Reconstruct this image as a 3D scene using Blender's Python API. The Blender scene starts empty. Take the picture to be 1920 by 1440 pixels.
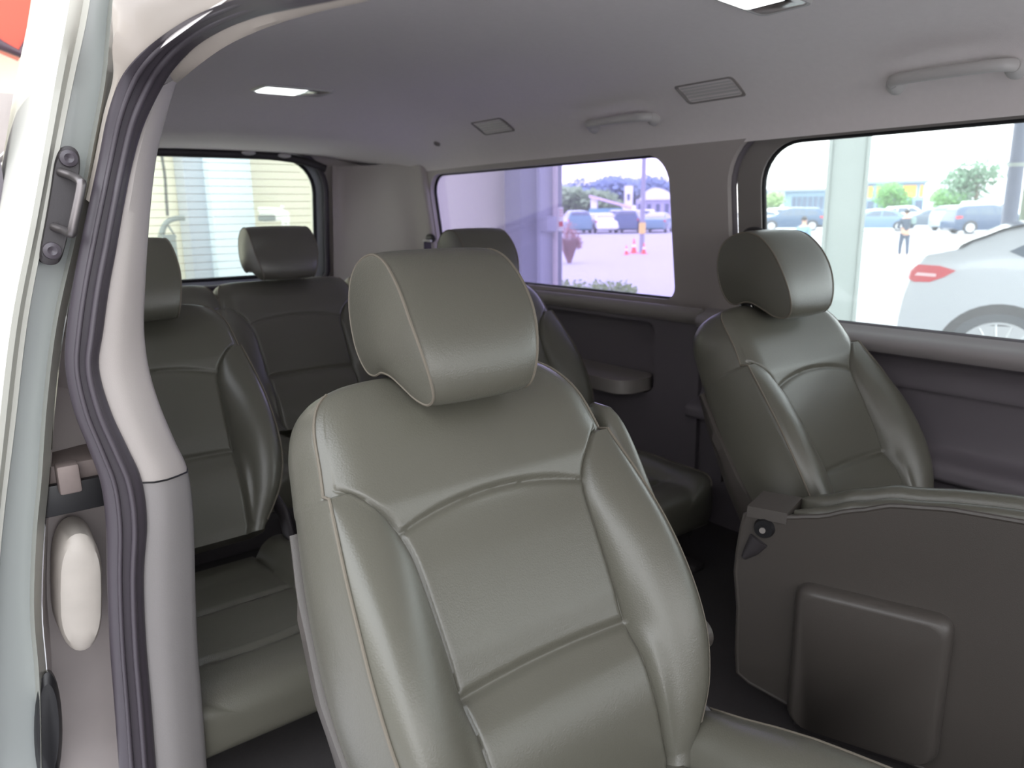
import bpy, bmesh, math, random
from mathutils import Vector, Matrix, noise
from mathutils.geometry import tessellate_polygon

# ---------------------------------------------------------------- camera, world, exposure
S = bpy.context.scene
S.unit_settings.system = 'METRIC'
FPX = 1400.0
CAMZ = 1.6
YAW = math.radians(37.4); PITCH = math.atan(322/FPX); ROLL = math.radians(-0.8)
camd = bpy.data.cameras.new('camera'); cam = bpy.data.objects.new('camera', camd)
S.collection.objects.link(cam); S.camera = cam
camd.sensor_width = 36; camd.lens = FPX/1920*36; camd.clip_start = 0.02; camd.clip_end = 1000
RM = Matrix.Rotation(-YAW, 3, 'Z') @ Matrix.Rotation(math.pi/2-PITCH, 3, 'X') @ Matrix.Rotation(ROLL, 3, 'Z')
cam.matrix_world = Matrix.Translation((0, 0, CAMZ)) @ RM.to_4x4()
camd.dof.use_dof = True; camd.dof.focus_distance = 1.15; camd.dof.aperture_fstop = 5.6

W = bpy.data.worlds.new('overcast_sky'); S.world = W; W.use_nodes = True
nt = W.node_tree; bg = nt.nodes['Background']
tc = nt.nodes.new('ShaderNodeTexCoord'); sep = nt.nodes.new('ShaderNodeSeparateXYZ'); rp = nt.nodes.new('ShaderNodeValToRGB')
nt.links.new(tc.outputs['Generated'], sep.inputs[0]); nt.links.new(sep.outputs['Z'], rp.inputs[0]); nt.links.new(rp.outputs[0], bg.inputs[0])
rp.color_ramp.elements[0].position = 0.0; rp.color_ramp.elements[0].color = (1.0, 1.0, 1.0, 1)
rp.color_ramp.elements[1].position = 1.0; rp.color_ramp.elements[1].color = (0.86, 0.92, 1.0, 1)
bg.inputs[1].default_value = 1.7
sund = bpy.data.lights.new('hazy_sun', 'SUN'); sun = bpy.data.objects.new('hazy_sun', sund); S.collection.objects.link(sun)
sund.energy = 0.6; sund.angle = math.radians(25); sund.color = (1.0, 0.97, 0.92)
sun.rotation_euler = (math.radians(40), 0, math.radians(130))
vs = S.view_settings
vs.view_transform = 'Standard'; vs.look = 'None'; vs.gamma = 1; vs.exposure = 1.5; vs.use_curve_mapping = False
S.display_settings.display_device = 'sRGB'
S.cycles.max_bounces = 10; S.cycles.diffuse_bounces = 5; S.cycles.transparent_max_bounces = 16
S.cycles.use_denoising = True

# ---------------------------------------------------------------- helpers
def ray(px, py): return RM @ Vector(((px-960)/FPX, (720-py)/FPX, -1))
def onY(px, py, Y): d = ray(px, py); return d*(Y/d.y)
def onX(px, py, X): d = ray(px, py); return d*(X/d.x)
def onZ(px, py, z): d = ray(px, py); return d*(z/d.z)
def atR(px, py, dist): d = ray(px, py); h = math.hypot(d.x, d.y); return d*(dist/h)
GZ = -CAMZ                                             # the ground, measured from eye level

def lin(r, g, b):
    f = lambda c: (c/255/12.92) if c/255 <= 0.04045 else ((c/255+0.055)/1.055)**2.4
    return (f(r), f(g), f(b), 1)
MATS = {}
def mat(name, col, rough=0.5, metal=0.0, bump=0.0, bscale=200, spec=0.5, var=0.0, vscale=8, coat=0.0, emit=0.0):
    if name in MATS: return MATS[name]
    m = bpy.data.materials.new(name); m.use_nodes = True; n = m.node_tree.nodes; l = m.node_tree.links
    b = n['Principled BSDF']; b.inputs['Base Color'].default_value = col; b.inputs['Roughness'].default_value = rough
    b.inputs['Metallic'].default_value = metal; b.inputs['Specular IOR Level'].default_value = spec; b.inputs['Coat Weight'].default_value = coat
    t = n.new('ShaderNodeTexCoord')
    if var > 0:
        x = n.new('ShaderNodeTexNoise'); x.inputs['Scale'].default_value = vscale; x.inputs['Detail'].default_value = 4
        l.new(t.outputs['Object'], x.inputs['Vector'])
        mx = n.new('ShaderNodeMix'); mx.data_type = 'RGBA'
        mx.inputs[6].default_value = tuple(c*(1-var) for c in col[:3])+(1,); mx.inputs[7].default_value = tuple(min(1, c*(1+var)) for c in col[:3])+(1,)
        l.new(x.outputs['Fac'], mx.inputs[0]); l.new(mx.outputs[2], b.inputs['Base Color'])
    if bump > 0:
        x = n.new('ShaderNodeTexNoise'); x.inputs['Scale'].default_value = bscale; x.inputs['Detail'].default_value = 3
        l.new(t.outputs['Object'], x.inputs['Vector'])
        bp = n.new('ShaderNodeBump'); bp.inputs['Strength'].default_value = bump; bp.inputs['Distance'].default_value = 0.002
        l.new(x.outputs['Fac'], bp.inputs['Height']); l.new(bp.outputs[0], b.inputs['Normal'])
    if emit: b.inputs['Emission Color'].default_value = col; b.inputs['Emission Strength'].default_value = emit
    MATS[name] = m; return m
def glass(name, tint, refl=0.06, rough=0.02, veil=0.08):
    m = bpy.data.materials.new(name); m.use_nodes = True; n = m.node_tree.nodes; l = m.node_tree.links
    n.remove(n['Principled BSDF']); o = n['Material Output']
    t = n.new('ShaderNodeBsdfTransparent'); t.inputs[0].default_value = tint
    g = n.new('ShaderNodeBsdfGlossy'); g.inputs['Roughness'].default_value = rough
    lw_ = n.new('ShaderNodeLayerWeight'); pw = n.new('ShaderNodeMath'); pw.operation = 'POWER'; pw.inputs[1].default_value = 4
    ma = n.new('ShaderNodeMath'); ma.operation = 'MULTIPLY_ADD'; ma.inputs[1].default_value = 0.6; ma.inputs[2].default_value = refl*0.6
    l.new(lw_.outputs['Facing'], pw.inputs[0]); l.new(pw.outputs[0], ma.inputs[0])
    mx = n.new('ShaderNodeMixShader'); l.new(ma.outputs[0], mx.inputs[0]); l.new(t.outputs[0], mx.inputs[1]); l.new(g.outputs[0], mx.inputs[2])
    tr = n.new('ShaderNodeBsdfTranslucent'); tr.inputs[0].default_value = tuple(c**0.5 for c in tint[:3])+(1,)   # haze and flare over the view, put into the pane as a translucent veil
    m2 = n.new('ShaderNodeMixShader'); m2.inputs[0].default_value = veil; l.new(mx.outputs[0], m2.inputs[1]); l.new(tr.outputs[0], m2.inputs[2])
    l.new(m2.outputs[0], o.inputs[0]); MATS[name] = m; return m

COL = S.collection
def tag(o, label=None, cat=None, group=None, kind=None):
    if label: o['label'] = label
    if cat: o['category'] = cat
    if group: o['group'] = group
    if kind: o['kind'] = kind
    return o
def thing(name, label, cat, loc=(0, 0, 0), rz=0, group=None):
    o = bpy.data.objects.new(name, None); COL.objects.link(o); o.empty_display_size = 0.05
    o.location = Vector(loc)+Vector((0, 0, CAMZ)); o.rotation_euler = (0, 0, rz); bpy.context.view_layer.update()
    return tag(o, label, cat, group)
def dup(root, loc, rz=None, label=None, group=None, scale=None, cat=None):
    r = root.copy(); COL.objects.link(r); r.location = Vector(loc)+Vector((0, 0, CAMZ))
    if rz is not None: r.rotation_euler = (0, 0, rz)
    if scale: r.scale = scale
    tag(r, label, cat, group)
    def rec(src, dst):
        for ch in list(src.children):
            c = ch.copy(); COL.objects.link(c); c.parent = dst; rec(ch, c)
    rec(root, r)
    return r

class MB:
    def __init__(s): s.v = []; s.f = []
    def add(s, v, f):
        n = len(s.v); s.v += [Vector(p) for p in v]; s.f += [tuple(i+n for i in q) for q in f]; return s
    def grid(s, rows, cu=False, cv=False):              # rows of points; cu closes each row, cv closes the stack
        R = len(rows); C = len(rows[0]); f = []
        for i in range(R if cv else R-1):
            for j in range(C if cu else C-1):
                f.append((i*C+j, i*C+(j+1) % C, ((i+1) % R)*C+(j+1) % C, ((i+1) % R)*C+j))
        return s.add([p for r in rows for p in r], f)
    def loft(s, rings, caps=True):
        s.grid(rings, cu=True)
        if caps:
            n = len(s.v); C = len(rings[0]); b = n-len(rings)*C
            s.f.append(tuple(b+i for i in range(C))[::-1]); s.f.append(tuple(n-C+i for i in range(C)))
        return s
    def tube(s, pts, r, seg=10, closed=False, ry=None, up=None):
        pts = [Vector(p) for p in pts]; N = len(pts); rings = []; prev = None
        for i, p in enumerate(pts):
            a = pts[i-1] if (i or closed) else p; b = pts[(i+1) % N] if (i < N-1 or closed) else p
            t = (b-a).normalized()
            if up is not None: nx = t.cross(Vector(up)).normalized()
            elif prev is None:
                nx = t.cross(Vector((0, 0, 1)));
                if nx.length < 0.1: nx = t.cross(Vector((1, 0, 0)))
                nx.normalize()
            else: nx = (prev-t*prev.dot(t)).normalized()
            prev = nx; ny = nx.cross(t)
            rr = r[i] if isinstance(r, (list, tuple)) else r; r2 = rr if ry is None else ry
            rings.append([p+nx*math.cos(k*2*math.pi/seg)*rr+ny*math.sin(k*2*math.pi/seg)*r2 for k in range(seg)])
        if closed: s.grid(rings, cu=True, cv=True)
        else: s.loft(rings)
        return s
    def box(s, c, d, bev=0.0, rot=None, seg=2):
        bm = bmesh.new(); bmesh.ops.create_cube(bm, size=1)
        for v in bm.verts: v.co = Vector((v.co.x*d[0], v.co.y*d[1], v.co.z*d[2]))
        if bev: bmesh.ops.bevel(bm, geom=bm.edges[:], offset=bev, segments=seg, affect='EDGES', profile=0.5)
        m = (rot if rot is not None else Matrix.Identity(3))
        bm.verts.index_update()
        s.add([m @ v.co+Vector(c) for v in bm.verts], [[v.index for v in f.verts] for f in bm.faces]); bm.free(); return s
    def disc(s, c, axis, r, h, seg=32, r2=None):        # a cylinder or cone along axis
        a = Vector(axis).normalized(); c = Vector(c); x = a.orthogonal().normalized(); y = a.cross(x); r2 = r if r2 is None else r2
        return s.loft([[c+x*math.cos(t)*q+y*math.sin(t)*q+a*k for t in [i*2*math.pi/seg for i in range(seg)]] for k, q in ((0, r), (h, r2))])
    def lathe(s, c, axis, prof, seg=32):
        a = Vector(axis).normalized(); c = Vector(c); x = a.orthogonal().normalized(); y = a.cross(x)
        return s.loft([[c+x*math.cos(t)*max(q, 1e-4)+y*math.sin(t)*max(q, 1e-4)+a*k for t in [i*2*math.pi/seg for i in range(seg)]] for k, q in prof])
    def ball(s, c, r, seg=16, rings=10):
        c = Vector(c); r = Vector(r) if not isinstance(r, (int, float)) else Vector((r, r, r)); R = []
        for i in range(rings+1):
            t = math.pi*(0.02+0.96*i/rings)
            R.append([c+Vector((r.x*math.sin(t)*math.cos(a), r.y*math.sin(t)*math.sin(a), r.z*math.cos(t))) for a in [k*2*math.pi/seg for k in range(seg)]])
        return s.loft(R)
    def plate(s, outer, holes, fn, th):                 # a flat or slanted plate with holes; fn(a, b, depth) gives the point
        loops = [outer]+list(holes)
        tri = tessellate_polygon([[Vector((a, b, 0)) for a, b in L] for L in loops])
        flat = [p for L in loops for p in L]; n = len(flat)
        v = [fn(a, b, 0) for a, b in flat]+[fn(a, b, th) for a, b in flat]
        f = [tuple(t) for t in tri]+[tuple(i+n for i in reversed(t)) for t in tri]; k = 0
        for L in loops:
            m = len(L)
            for i in range(m): a = k+i; b = k+(i+1) % m; f.append((a, b, b+n, a+n))
            k += m
        return s.add(v, f)
    def build(s, name, m, parent=None, smooth=True, sharp=38, local=False, world=True):
        me = bpy.data.meshes.new(name)
        if parent is None or not local:
            if parent is not None: bpy.context.view_layer.update()
            off = Vector((0, 0, CAMZ)) if world else Vector()
            root = parent; inv = Matrix.Identity(4)
            if parent is not None: inv = parent.matrix_world.inverted()
            vv = [inv @ (p+off) for p in s.v]
        else: vv = s.v
        me.from_pydata([tuple(p) for p in vv], [], [list(f) for f in s.f]); me.validate()
        bm = bmesh.new(); bm.from_mesh(me); bmesh.ops.recalc_face_normals(bm, faces=bm.faces[:]); bm.to_mesh(me); bm.free()
        if smooth: me.shade_smooth(); me.set_sharp_from_angle(angle=math.radians(sharp))
        o = bpy.data.objects.new(name, me); COL.objects.link(o)
        if m is not None: me.materials.append(m)
        if parent is not None: o.parent = parent
        return o

def lerp(a, b, t): return a+(b-a)*t
def interp(tab, x):                                     # smooth table lookup, tab = [(x, value or tuple)]
    if x <= tab[0][0]: return tab[0][1]
    if x >= tab[-1][0]: return tab[-1][1]
    for (x0, a), (x1, b) in zip(tab, tab[1:]):
        if x <= x1:
            t = (x-x0)/(x1-x0); t = t*t*(3-2*t)*0.5+t*0.5
            return a+(b-a)*t if not isinstance(a, tuple) else tuple(p+(q-p)*t for p, q in zip(a, b))
def hinterp(tab, x):                                    # cubic table lookup without kinks
    if x <= tab[0][0]: return tab[0][1]
    if x >= tab[-1][0]: return tab[-1][1]
    for i in range(len(tab)-1):
        if x <= tab[i+1][0]:
            x0, a = tab[i]; x1, b = tab[i+1]; h = x1-x0; t = (x-x0)/h
            sl = lambda j: (tab[min(j+1, len(tab)-1)][1]-tab[max(j-1, 0)][1])/(tab[min(j+1, len(tab)-1)][0]-tab[max(j-1, 0)][0])
            m0, m1 = sl(i)*h, sl(i+1)*h
            return (2*t**3-3*t*t+1)*a+(t**3-2*t*t+t)*m0+(3*t*t-2*t**3)*b+(t**3-t*t)*m1
def crom(pts, n=8, closed=False):                       # Catmull-Rom through points
    P = [Vector(p) for p in pts]; N = len(P); out = []
    for i in range(N if closed else N-1):
        p0 = P[i-1] if (i or closed) else P[0]; p1 = P[i]; p2 = P[(i+1) % N]; p3 = P[(i+2) % N] if (i < N-2 or closed) else P[-1]
        for k in range(n):
            t = k/n
            out.append(0.5*((2*p1)+(p2-p0)*t+(2*p0-5*p1+4*p2-p3)*t*t+(3*p1-p0-3*p2+p3)*t**3))
    if not closed: out.append(P[-1])
    return out
def rrect(a0, a1, b0, b1, r, n=8):                      # r = radii of (a0,b0) (a1,b0) (a1,b1) (a0,b1)
    if isinstance(r, (int, float)): r = (r,)*4
    out = []
    for (cx, cy, s0, rr) in ((a0+r[0], b0+r[0], 180, r[0]), (a1-r[1], b0+r[1], 270, r[1]), (a1-r[2], b1-r[2], 0, r[2]), (a0+r[3], b1-r[3], 90, r[3])):
        for k in range(n+1):
            t = math.radians(s0+90*k/n); out.append((cx+rr*math.cos(t), cy+rr*math.sin(t)))
    return out

# ---------------------------------------------------------------- materials
M = dict(
 leather=mat('grey_leather', lin(87, 85, 76), 0.31, bump=0.2, bscale=420, spec=0.6, var=0.05, vscale=5),
 stitch=mat('leather_stitching', lin(102, 95, 84), 0.7),
 seatplastic=mat('taupe_plastic', lin(72, 67, 63), 0.42, bump=0.15, bscale=600),
 darkplastic=mat('dark_plastic', lin(52, 48, 50), 0.5, bump=0.1, bscale=500),
 black=mat('black_plastic', lin(26, 25, 27), 0.45),
 chrome=mat('polished_steel', lin(200, 198, 195), 0.2, metal=1.0),
 head=mat('headliner_fabric', lin(240, 233, 231), 0.95, bump=0.5, bscale=700, spec=0.1, var=0.03, vscale=60),
 pillar=mat('pillar_trim_plastic', lin(176, 168, 164), 0.55, bump=0.1, bscale=500),
 lowertrim=mat('lower_trim_plastic', lin(104, 98, 103), 0.55, bump=0.15, bscale=500),
 midtrim=mat('grey_trim_plastic', lin(140, 134, 130), 0.5, bump=0.1, bscale=500),
 rubber=mat('weatherstrip_rubber', lin(66, 60, 66), 0.42),
 carpet=mat('dark_carpet', lin(58, 54, 54), 0.95, bump=0.8, bscale=900, var=0.15, vscale=120),
 paint=mat('silver_paint', lin(172, 171, 162), 0.34, metal=0.15, coat=0.4),
 jamb=mat('grey_jamb_paint', lin(158, 162, 160), 0.38, metal=0.2, coat=0.2),
 handle=mat('handle_plastic', lin(196, 193, 190), 0.4),
 lens=mat('lamp_lens', lin(236, 240, 240), 0.15, spec=0.8, emit=0.8),
 belt=mat('seat_belt_webbing', lin(70, 66, 68), 0.8, bump=0.4, bscale=900),
)
glass('clear_side_glass', (0.95, 1.0, 1.0, 1), veil=0.09); glass('lavender_tinted_glass', (0.68, 0.64, 0.86, 1), veil=0.10); glass('rear_glass', (0.90, 0.93, 0.90, 1), veil=0.06)

# ---------------------------------------------------------------- the van body seen from inside (the setting)
def wallX(dz): return 2.07-0.13*(dz+0.33)
def wallpt(off): return lambda a, b, t: Vector((wallX(b)+off+t, a, b))
WT, WB = 0.195, -0.335                                  # window head and sill, from eye level

def struct(o, label=None): o['kind'] = 'structure'; return o

# far wall around the windows (left side of the vehicle)
rear_hole = rrect(1.745, 3.28, WB+0.022, WT-0.01, (0.05, 0.05, 0.10, 0.10))
front_hole = rrect(-1.2, 1.51, WB, WT+0.042, (0.05, 0.14, 0.17, 0.05))
wall = MB().plate([(-1.4, WB-0.02), (3.95, WB-0.02), (3.95, 0.25), (-1.4, 0.25)], [rear_hole, front_hole], wallpt(0), 0.035).build('wall_left', M['pillar'])
struct(wall)
b = MB(); front_hole2 = rrect(-1.2, 1.415, WB, WT, (0.05, 0.17, 0.13, 0.05))
b.plate([(-1.4, WB-0.02), (1.5, WB-0.02), (1.5, 0.25), (-1.4, 0.25)], [front_hole2], wallpt(0.037), 0.02); struct(b.build('trim_1', M['midtrim']))
b = MB(); wr = [Vector((wallX(z)+0.03, y, z)) for y, z in front_hole]
b.tube(wr, 0.011, closed=True); struct(b.build('trim_2', M['lowertrim']))
b = MB(); b.tube([Vector((wallX(z)+0.052, y, z)) for y, z in front_hole2], 0.009, closed=True); struct(b.build('trim_3', M['black']))
b = MB(); b.tube([Vector((wallX(z)+0.03, y, z)) for y, z in rear_hole], 0.008, closed=True); struct(b.build('trim_4', M['black']))
# glazing
def pane(name, gl, fn, outline, th=0.004):
    return struct(MB().plate(outline, [], fn, th).build(name, MATS[gl], smooth=False))
pane('window_1', 'clear_side_glass', wallpt(0.062), rrect(-1.3, 1.44, WB-0.01, WT+0.035, 0.1))
pane('window_2', 'lavender_tinted_glass', wallpt(0.040), rrect(1.70, 3.32, WB-0.01, WT+0.02, 0.1))
# dark band printed around the window glass
# outer skin below the windows, and the shaped lower trim with its ledge
prof = [(2.066, -0.325), (2.045, -0.336), (2.015, -0.345), (2.000, -0.362), (2.010, -0.385), (2.035, -0.40), (2.05, -0.43), (2.045, -0.475), (2.055, -0.49), (2.05, -0.60), (2.03, -0.63),
        (1.975, -0.645), (1.965, -0.67), (1.975, -0.69), (2.04, -0.71), (2.05, -0.76), (2.055, -1.09)]
pc = crom([(x, 0, z) for x, z in prof], 5)
rows = [[Vector((p.x, y, p.z)) for p in pc] for y in (-1.4, 0, 1.0, 1.60)]
struct(MB().grid([[Vector((q.x-0.001, q.y, q.z)) for q in r[:21]] for r in rows]).build('trim_16', mat('belt_sill_plastic', lin(150, 144, 144), 0.45)))
b = MB().grid(rows).grid([[p+Vector((0.04, 0, 0)) for p in r] for r in rows]); lw = struct(b.build('wall_left_lower_front', M['lowertrim'])); lw.name = 'wall_left_lower'
# rear quarter trim with a moulded recess and cup holder shelf
rec = rrect(1.80, 3.2, -0.66, -0.395, (0.05, 0.05, 0.04, 0.04))
fn = lambda a, bb, t: Vector((2.03+t, a, bb))
b = MB().plate([(1.60, -1.09), (3.95, -1.09), (3.95, WB-0.01), (1.60, WB-0.01)], [rec], fn, 0.02)
b.grid([[Vector((2.03, y, z)) for y, z in rec], [Vector((2.10, lerp(2.5, y, 0.97), lerp(-0.53, z, 0.93))) for y, z in rec]], cu=True)
b.plate([(1.7, -0.7), (3.3, -0.7), (3.3, -0.35), (1.7, -0.35)], [], lambda a, bb, t: Vector((2.10+t, a, bb)), 0.01)
struct(b.build('wall_left_quarter_trim', M['lowertrim']))
b = MB().tube([(2.03, 1.6, WB-0.018), (2.03, 3.4, WB-0.018)], 0.022, ry=0.028); struct(b.build('trim_5', M['midtrim']))
# dark outer skin behind everything so no daylight leaks
b = MB().box((2.13, 1.2, -0.68), (0.02, 5.6, 0.69)); struct(b.build('wall_left_outer', M['paint']))
# cup holder ledge
ch = thing('cup_holder_ledge', 'moulded grey side ledge with a round cup well below the lavender window', 'cup holder', (1.99, 2.1, -0.69))
b = MB(); ledge = rrect(1.83, 2.45, 1.90, 2.095, (0.07, 0.03, 0.03, 0.07)); well = [(2.25+0.036*math.cos(t), 1.975+0.036*math.sin(t)) for t in [k*2*math.pi/24 for k in range(24)]]
b.plate(ledge, [well[::-1]], lambda a, bb, t: Vector((bb, a, -0.60-t)), 0.05).build('ledge', M['midtrim'], ch)
MB().lathe((1.975, 2.25, -0.60), (0, 0, -1), [(0.0, 0.043), (-0.006, 0.042), (-0.006, 0.036), (0.055, 0.033), (0.06, 0.03), (0.06, 0.0)]).build('cup_well', M['darkplastic'], ch)

# floor
struct(MB().box((1.1, 1.6, -1.11), (1.95, 5.0, 0.06)).build('floor', M['carpet']))

# headliner: one curved sheet
xs = [(0.265, 0.205), (0.29, 0.262), (0.36, 0.325), (0.52, 0.385), (0.85, 0.43), (1.15, 0.44), (1.5, 0.43), (1.72, 0.40), (1.86, 0.355), (1.94, 0.30), (1.985, 0.245), (2.003, 0.198)]
cs = crom([(x, 0, z) for x, z in xs], 6)
def headz(x, z, y):
    k = max(0, min(1, (z-0.2)/0.24))
    drop = interp([(-2, 0.0), (2.80, 0.0), (2.98, 0.03), (3.22, 0.115), (3.45, 0.125), (3.80, 0.132)], y)
    swell = 0.012*math.exp(-((y-1.9)/0.25)**2)+0.01*math.exp(-((y-0.4)/0.3)**2)
    return z-(drop-swell*0)*k
ys = [-1.4+i*0.09 for i in range(int((3.82+1.4)/0.09)+1)]+[3.82]
rows = [[Vector((p.x, y, headz(p.x, p.z, y))) for p in cs] for y in ys]
b = MB().grid(rows).grid([[p+Vector((0, 0, 0.03)) for p in r] for r in rows])
struct(b.build('ceiling', M['head']))
# roof skin above
struct(MB().box((1.13, 1.25, 0.505), (1.5, 5.5, 0.02), 0.008).build('roof_panel', M['paint']))

# rear wall: frame round the tailgate glass
RX0, RX1, RB, RT = 0.60, 1.665, -0.31, 0.285
def rearpt(off): return lambda a, bb, t: Vector((a, 3.90+off+t-0.12*(bb+0.3), bb))
rh = rrect(RX0, RX1, RB, RT, (0.05, 0.05, 0.17, 0.17))
rh2 = rrect(RX0-0.05, RX1+0.05, RB-0.04, RT+0.035, (0.06, 0.06, 0.2, 0.2))
b = MB().plate([(0.2, -1.09), (2.08, -1.09), (2.08, 0.5), (0.2, 0.5)], [rh2], rearpt(0.0), 0.03); struct(b.build('wall_rear', M['pillar']))
rh3 = rrect(RX0-0.12, RX1+0.12, RB-0.1, RT+0.1, (0.1, 0.1, 0.24, 0.24))
b = MB().plate(rh3, [rh], rearpt(0.035), 0.03); struct(b.build('trim_6', mat('tailgate_trim', lin(175, 180, 182), 0.45)))
b = MB().tube([rearpt(-0.006)(x, z, 0) for x, z in rh2], 0.014, closed=True); struct(b.build('trim_7', M['rubber']))
b = MB().tube([rearpt(0.035)(x, z, 0) for x, z in rh], 0.010, closed=True); struct(b.build('trim_8', M['black']))
pane('window_3', 'rear_glass', rearpt(0.05), rrect(RX0-0.03, RX1+0.03, RB-0.03, RT+0.03, 0.1))
df = MB()
for i in range(15):
    z = RB+0.05+i*(RT-RB-0.08)/14
    df.tube([rearpt(0.048)(RX0+0.02, z, 0), rearpt(0.048)(RX1-0.02-(0.05 if i > 12 else 0), z, 0)], 0.0011, 6)
dfo = df.build('heating_wires', mat('heating_wire', lin(150, 130, 100), 0.5)); struct(dfo); dfo.name = 'trim_9'
# top seal of the tailgate with two pale clips
b = MB().tube([(x, 3.80, 0.292-0.05*abs((x-1.13)/0.55)**4) for x in [0.5+i*0.06 for i in range(21)]], 0.014, ry=0.02); struct(b.build('trim_10', M['darkplastic']))
for cx in (1.30, 1.48):
    o = MB().ball((cx, 3.785, 0.30-0.05*abs((cx-1.13)/0.55)**4), (0.035, 0.012, 0.012)).build('tailgate_clip', M['handle'])
    tag(o, 'left pale clip on the dark seal above the rear glass' if cx < 1.4 else 'right pale clip near the curved end of the seal above the rear glass', 'clip', 'pale clips above the rear glass')
# D pillar: soft corner trim between rear frame and side glass
def dp(z):
    s = 0.13*(z+0.33)
    return crom([(1.735+0.0, 3.86-0.12*(z+.3), z), (1.80, 3.80, z), (1.90, 3.66, z), (1.975-s*0.4, 3.50, z), (2.03-s*0.8, 3.40, z), (2.045-s, 3.30, z), (2.075-s, 3.285, z)], 6)
zs = [-1.0+i*0.1 for i in range(8)]+[-0.2, -0.1, 0.0, 0.1, 0.2, 0.25]
b = MB().grid([dp(z) for z in zs]).grid([[p+Vector((0.015, 0.03, 0)) for p in dp(z)] for z in zs]); struct(b.build('wall_corner', M['pillar']))

# ---------------------------------------------------------------- near side: door opening, its pillar, jamb and seal
def curveY(rowsdef, n=6): return crom([onY(px, py, Y) for px, py, Y in rowsdef], n)
seal_out = [(700, -75, 0.50), (620, -48, 0.56), (520, -22, 0.65), (430, 2, 0.78), (352, 36, 0.92), (292, 76, 1.05), (250, 114, 1.12), (222, 155, 1.17), (200, 220, 1.19), (184, 300, 1.2), (167, 380, 1.2), (150, 460, 1.2), (135, 540, 1.2), (124, 620, 1.2),
            (122, 690, 1.2), (138, 770, 1.2), (165, 840, 1.2), (188, 905, 1.2), (198, 980, 1.2), (200, 1080, 1.2), (205, 1200, 1.2), (214, 1320, 1.2), (226, 1480, 1.2)]
seal_in = [(740, -25, 0.50), (655, -4, 0.56), (565, 14, 0.65), (482, 32, 0.78), (415, 58, 0.92), (364, 90, 1.05), (326, 130, 1.12), (300, 172, 1.17), (268, 240, 1.19), (247, 315, 1.2), (232, 390, 1.2), (218, 470, 1.2), (205, 540, 1.2), (194, 620, 1.2),
           (186, 690, 1.2), (208, 770, 1.2), (240, 840, 1.2), (266, 900, 1.2), (276, 980, 1.2), (270, 1080, 1.2), (274, 1200, 1.2), (284, 1320, 1.2), (296, 1480, 1.2)]
so, si = curveY(seal_out), curveY(seal_in)
seal = thing('door_weatherstrip', 'dark rubber weatherstrip running round the rear edge of the open sliding doorway', 'weatherstrip', tuple(onY(250, 1200, 1.2)))
rings = []
for p, q in zip(so, si):
    m = (p+q)/2; d = (q-p); out = Vector((0, -1, 0)); L = d.length
    ring = []
    for k in range(18):
        t = 2*math.pi*k/18; u = math.cos(t); v = math.sin(t)
        bump_ = 1.0 if v < 0 else (0.75+0.25*abs(math.sin(2.2*u)))
        ring.append(m+d*0.5*u*1.0+out*v*L*0.30*bump_)
    rings.append(ring)
MB().loft(rings).build('bulb', M['rubber'], seal)
lip = [lerp(p, q, 0.62)+Vector((0, -0.022, 0)) for p, q in zip(so, si)]
MB().tube(lip, 0.0045).build('lip', M['rubber'], seal)
MB().tube([lerp(p, q, 0.28)+Vector((0, -0.020, 0)) for p, q in zip(so, si)], 0.0035).build('lip', M['rubber'], seal)

# pillar trim, upper beige part and lower grey part
tr = [(330, 148), (322, 175), (306, 230), (292, 290), (283, 360), (276, 440), (270, 540), (268, 620), (276, 690), (296, 760), (325, 830), (350, 885), (360, 950), (364, 1030), (366, 1120), (370, 1220), (378, 1320), (390, 1480)]
tl = [(300, 168), (280, 205), (262, 255), (248, 310), (236, 370), (222, 440), (207, 530), (194, 620), (190, 700), (212, 780), (245, 850), (270, 905), (276, 980), (270, 1080), (272, 1160), (276, 1230), (284, 1320), (296, 1480)]
def pillar_rows(i0, i1):
    A = crom([onY(x-8, y, 1.205) for x, y in tl], 6)[i0*6:i1*6+1]; B = crom([onY(x, y, 1.25) for x, y in tr], 6)[i0*6:i1*6+1]
    rows = []
    for a, bb in zip(A, B):
        r = [a]
        for t in (0.25, 0.5, 0.75, 0.9): p = lerp(a, bb, t); p.y -= 0.016*math.sin(math.pi*t**0.8); r.append(p)
        r += [bb, bb+Vector((0.006, 0.02, 0)), bb+Vector((0.002, 0.06, 0)), bb+Vector((-0.02, 0.25, 0)), Vector((a.x, a.y+0.25, a.z))]
        rows.append(r)
    return rows
up = MB().loft(pillar_rows(0, 11)).build('wall_right_pillar_upper', M['pillar'], sharp=50); struct(up)
lo = MB().loft([[p for p in r] for r in pillar_rows(11, 17)]).build('wall_right_pillar_lower', mat('lower_pillar_plastic', lin(146, 141, 140), 0.5, bump=0.1, bscale=500), sharp=50); struct(lo)
rs = pillar_rows(0, 17)
struct(MB().tube([p+Vector((0, -0.0006, 0)) for p in rs[66][:7]], 0.0014).build('trim_11', M['black']))
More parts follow.
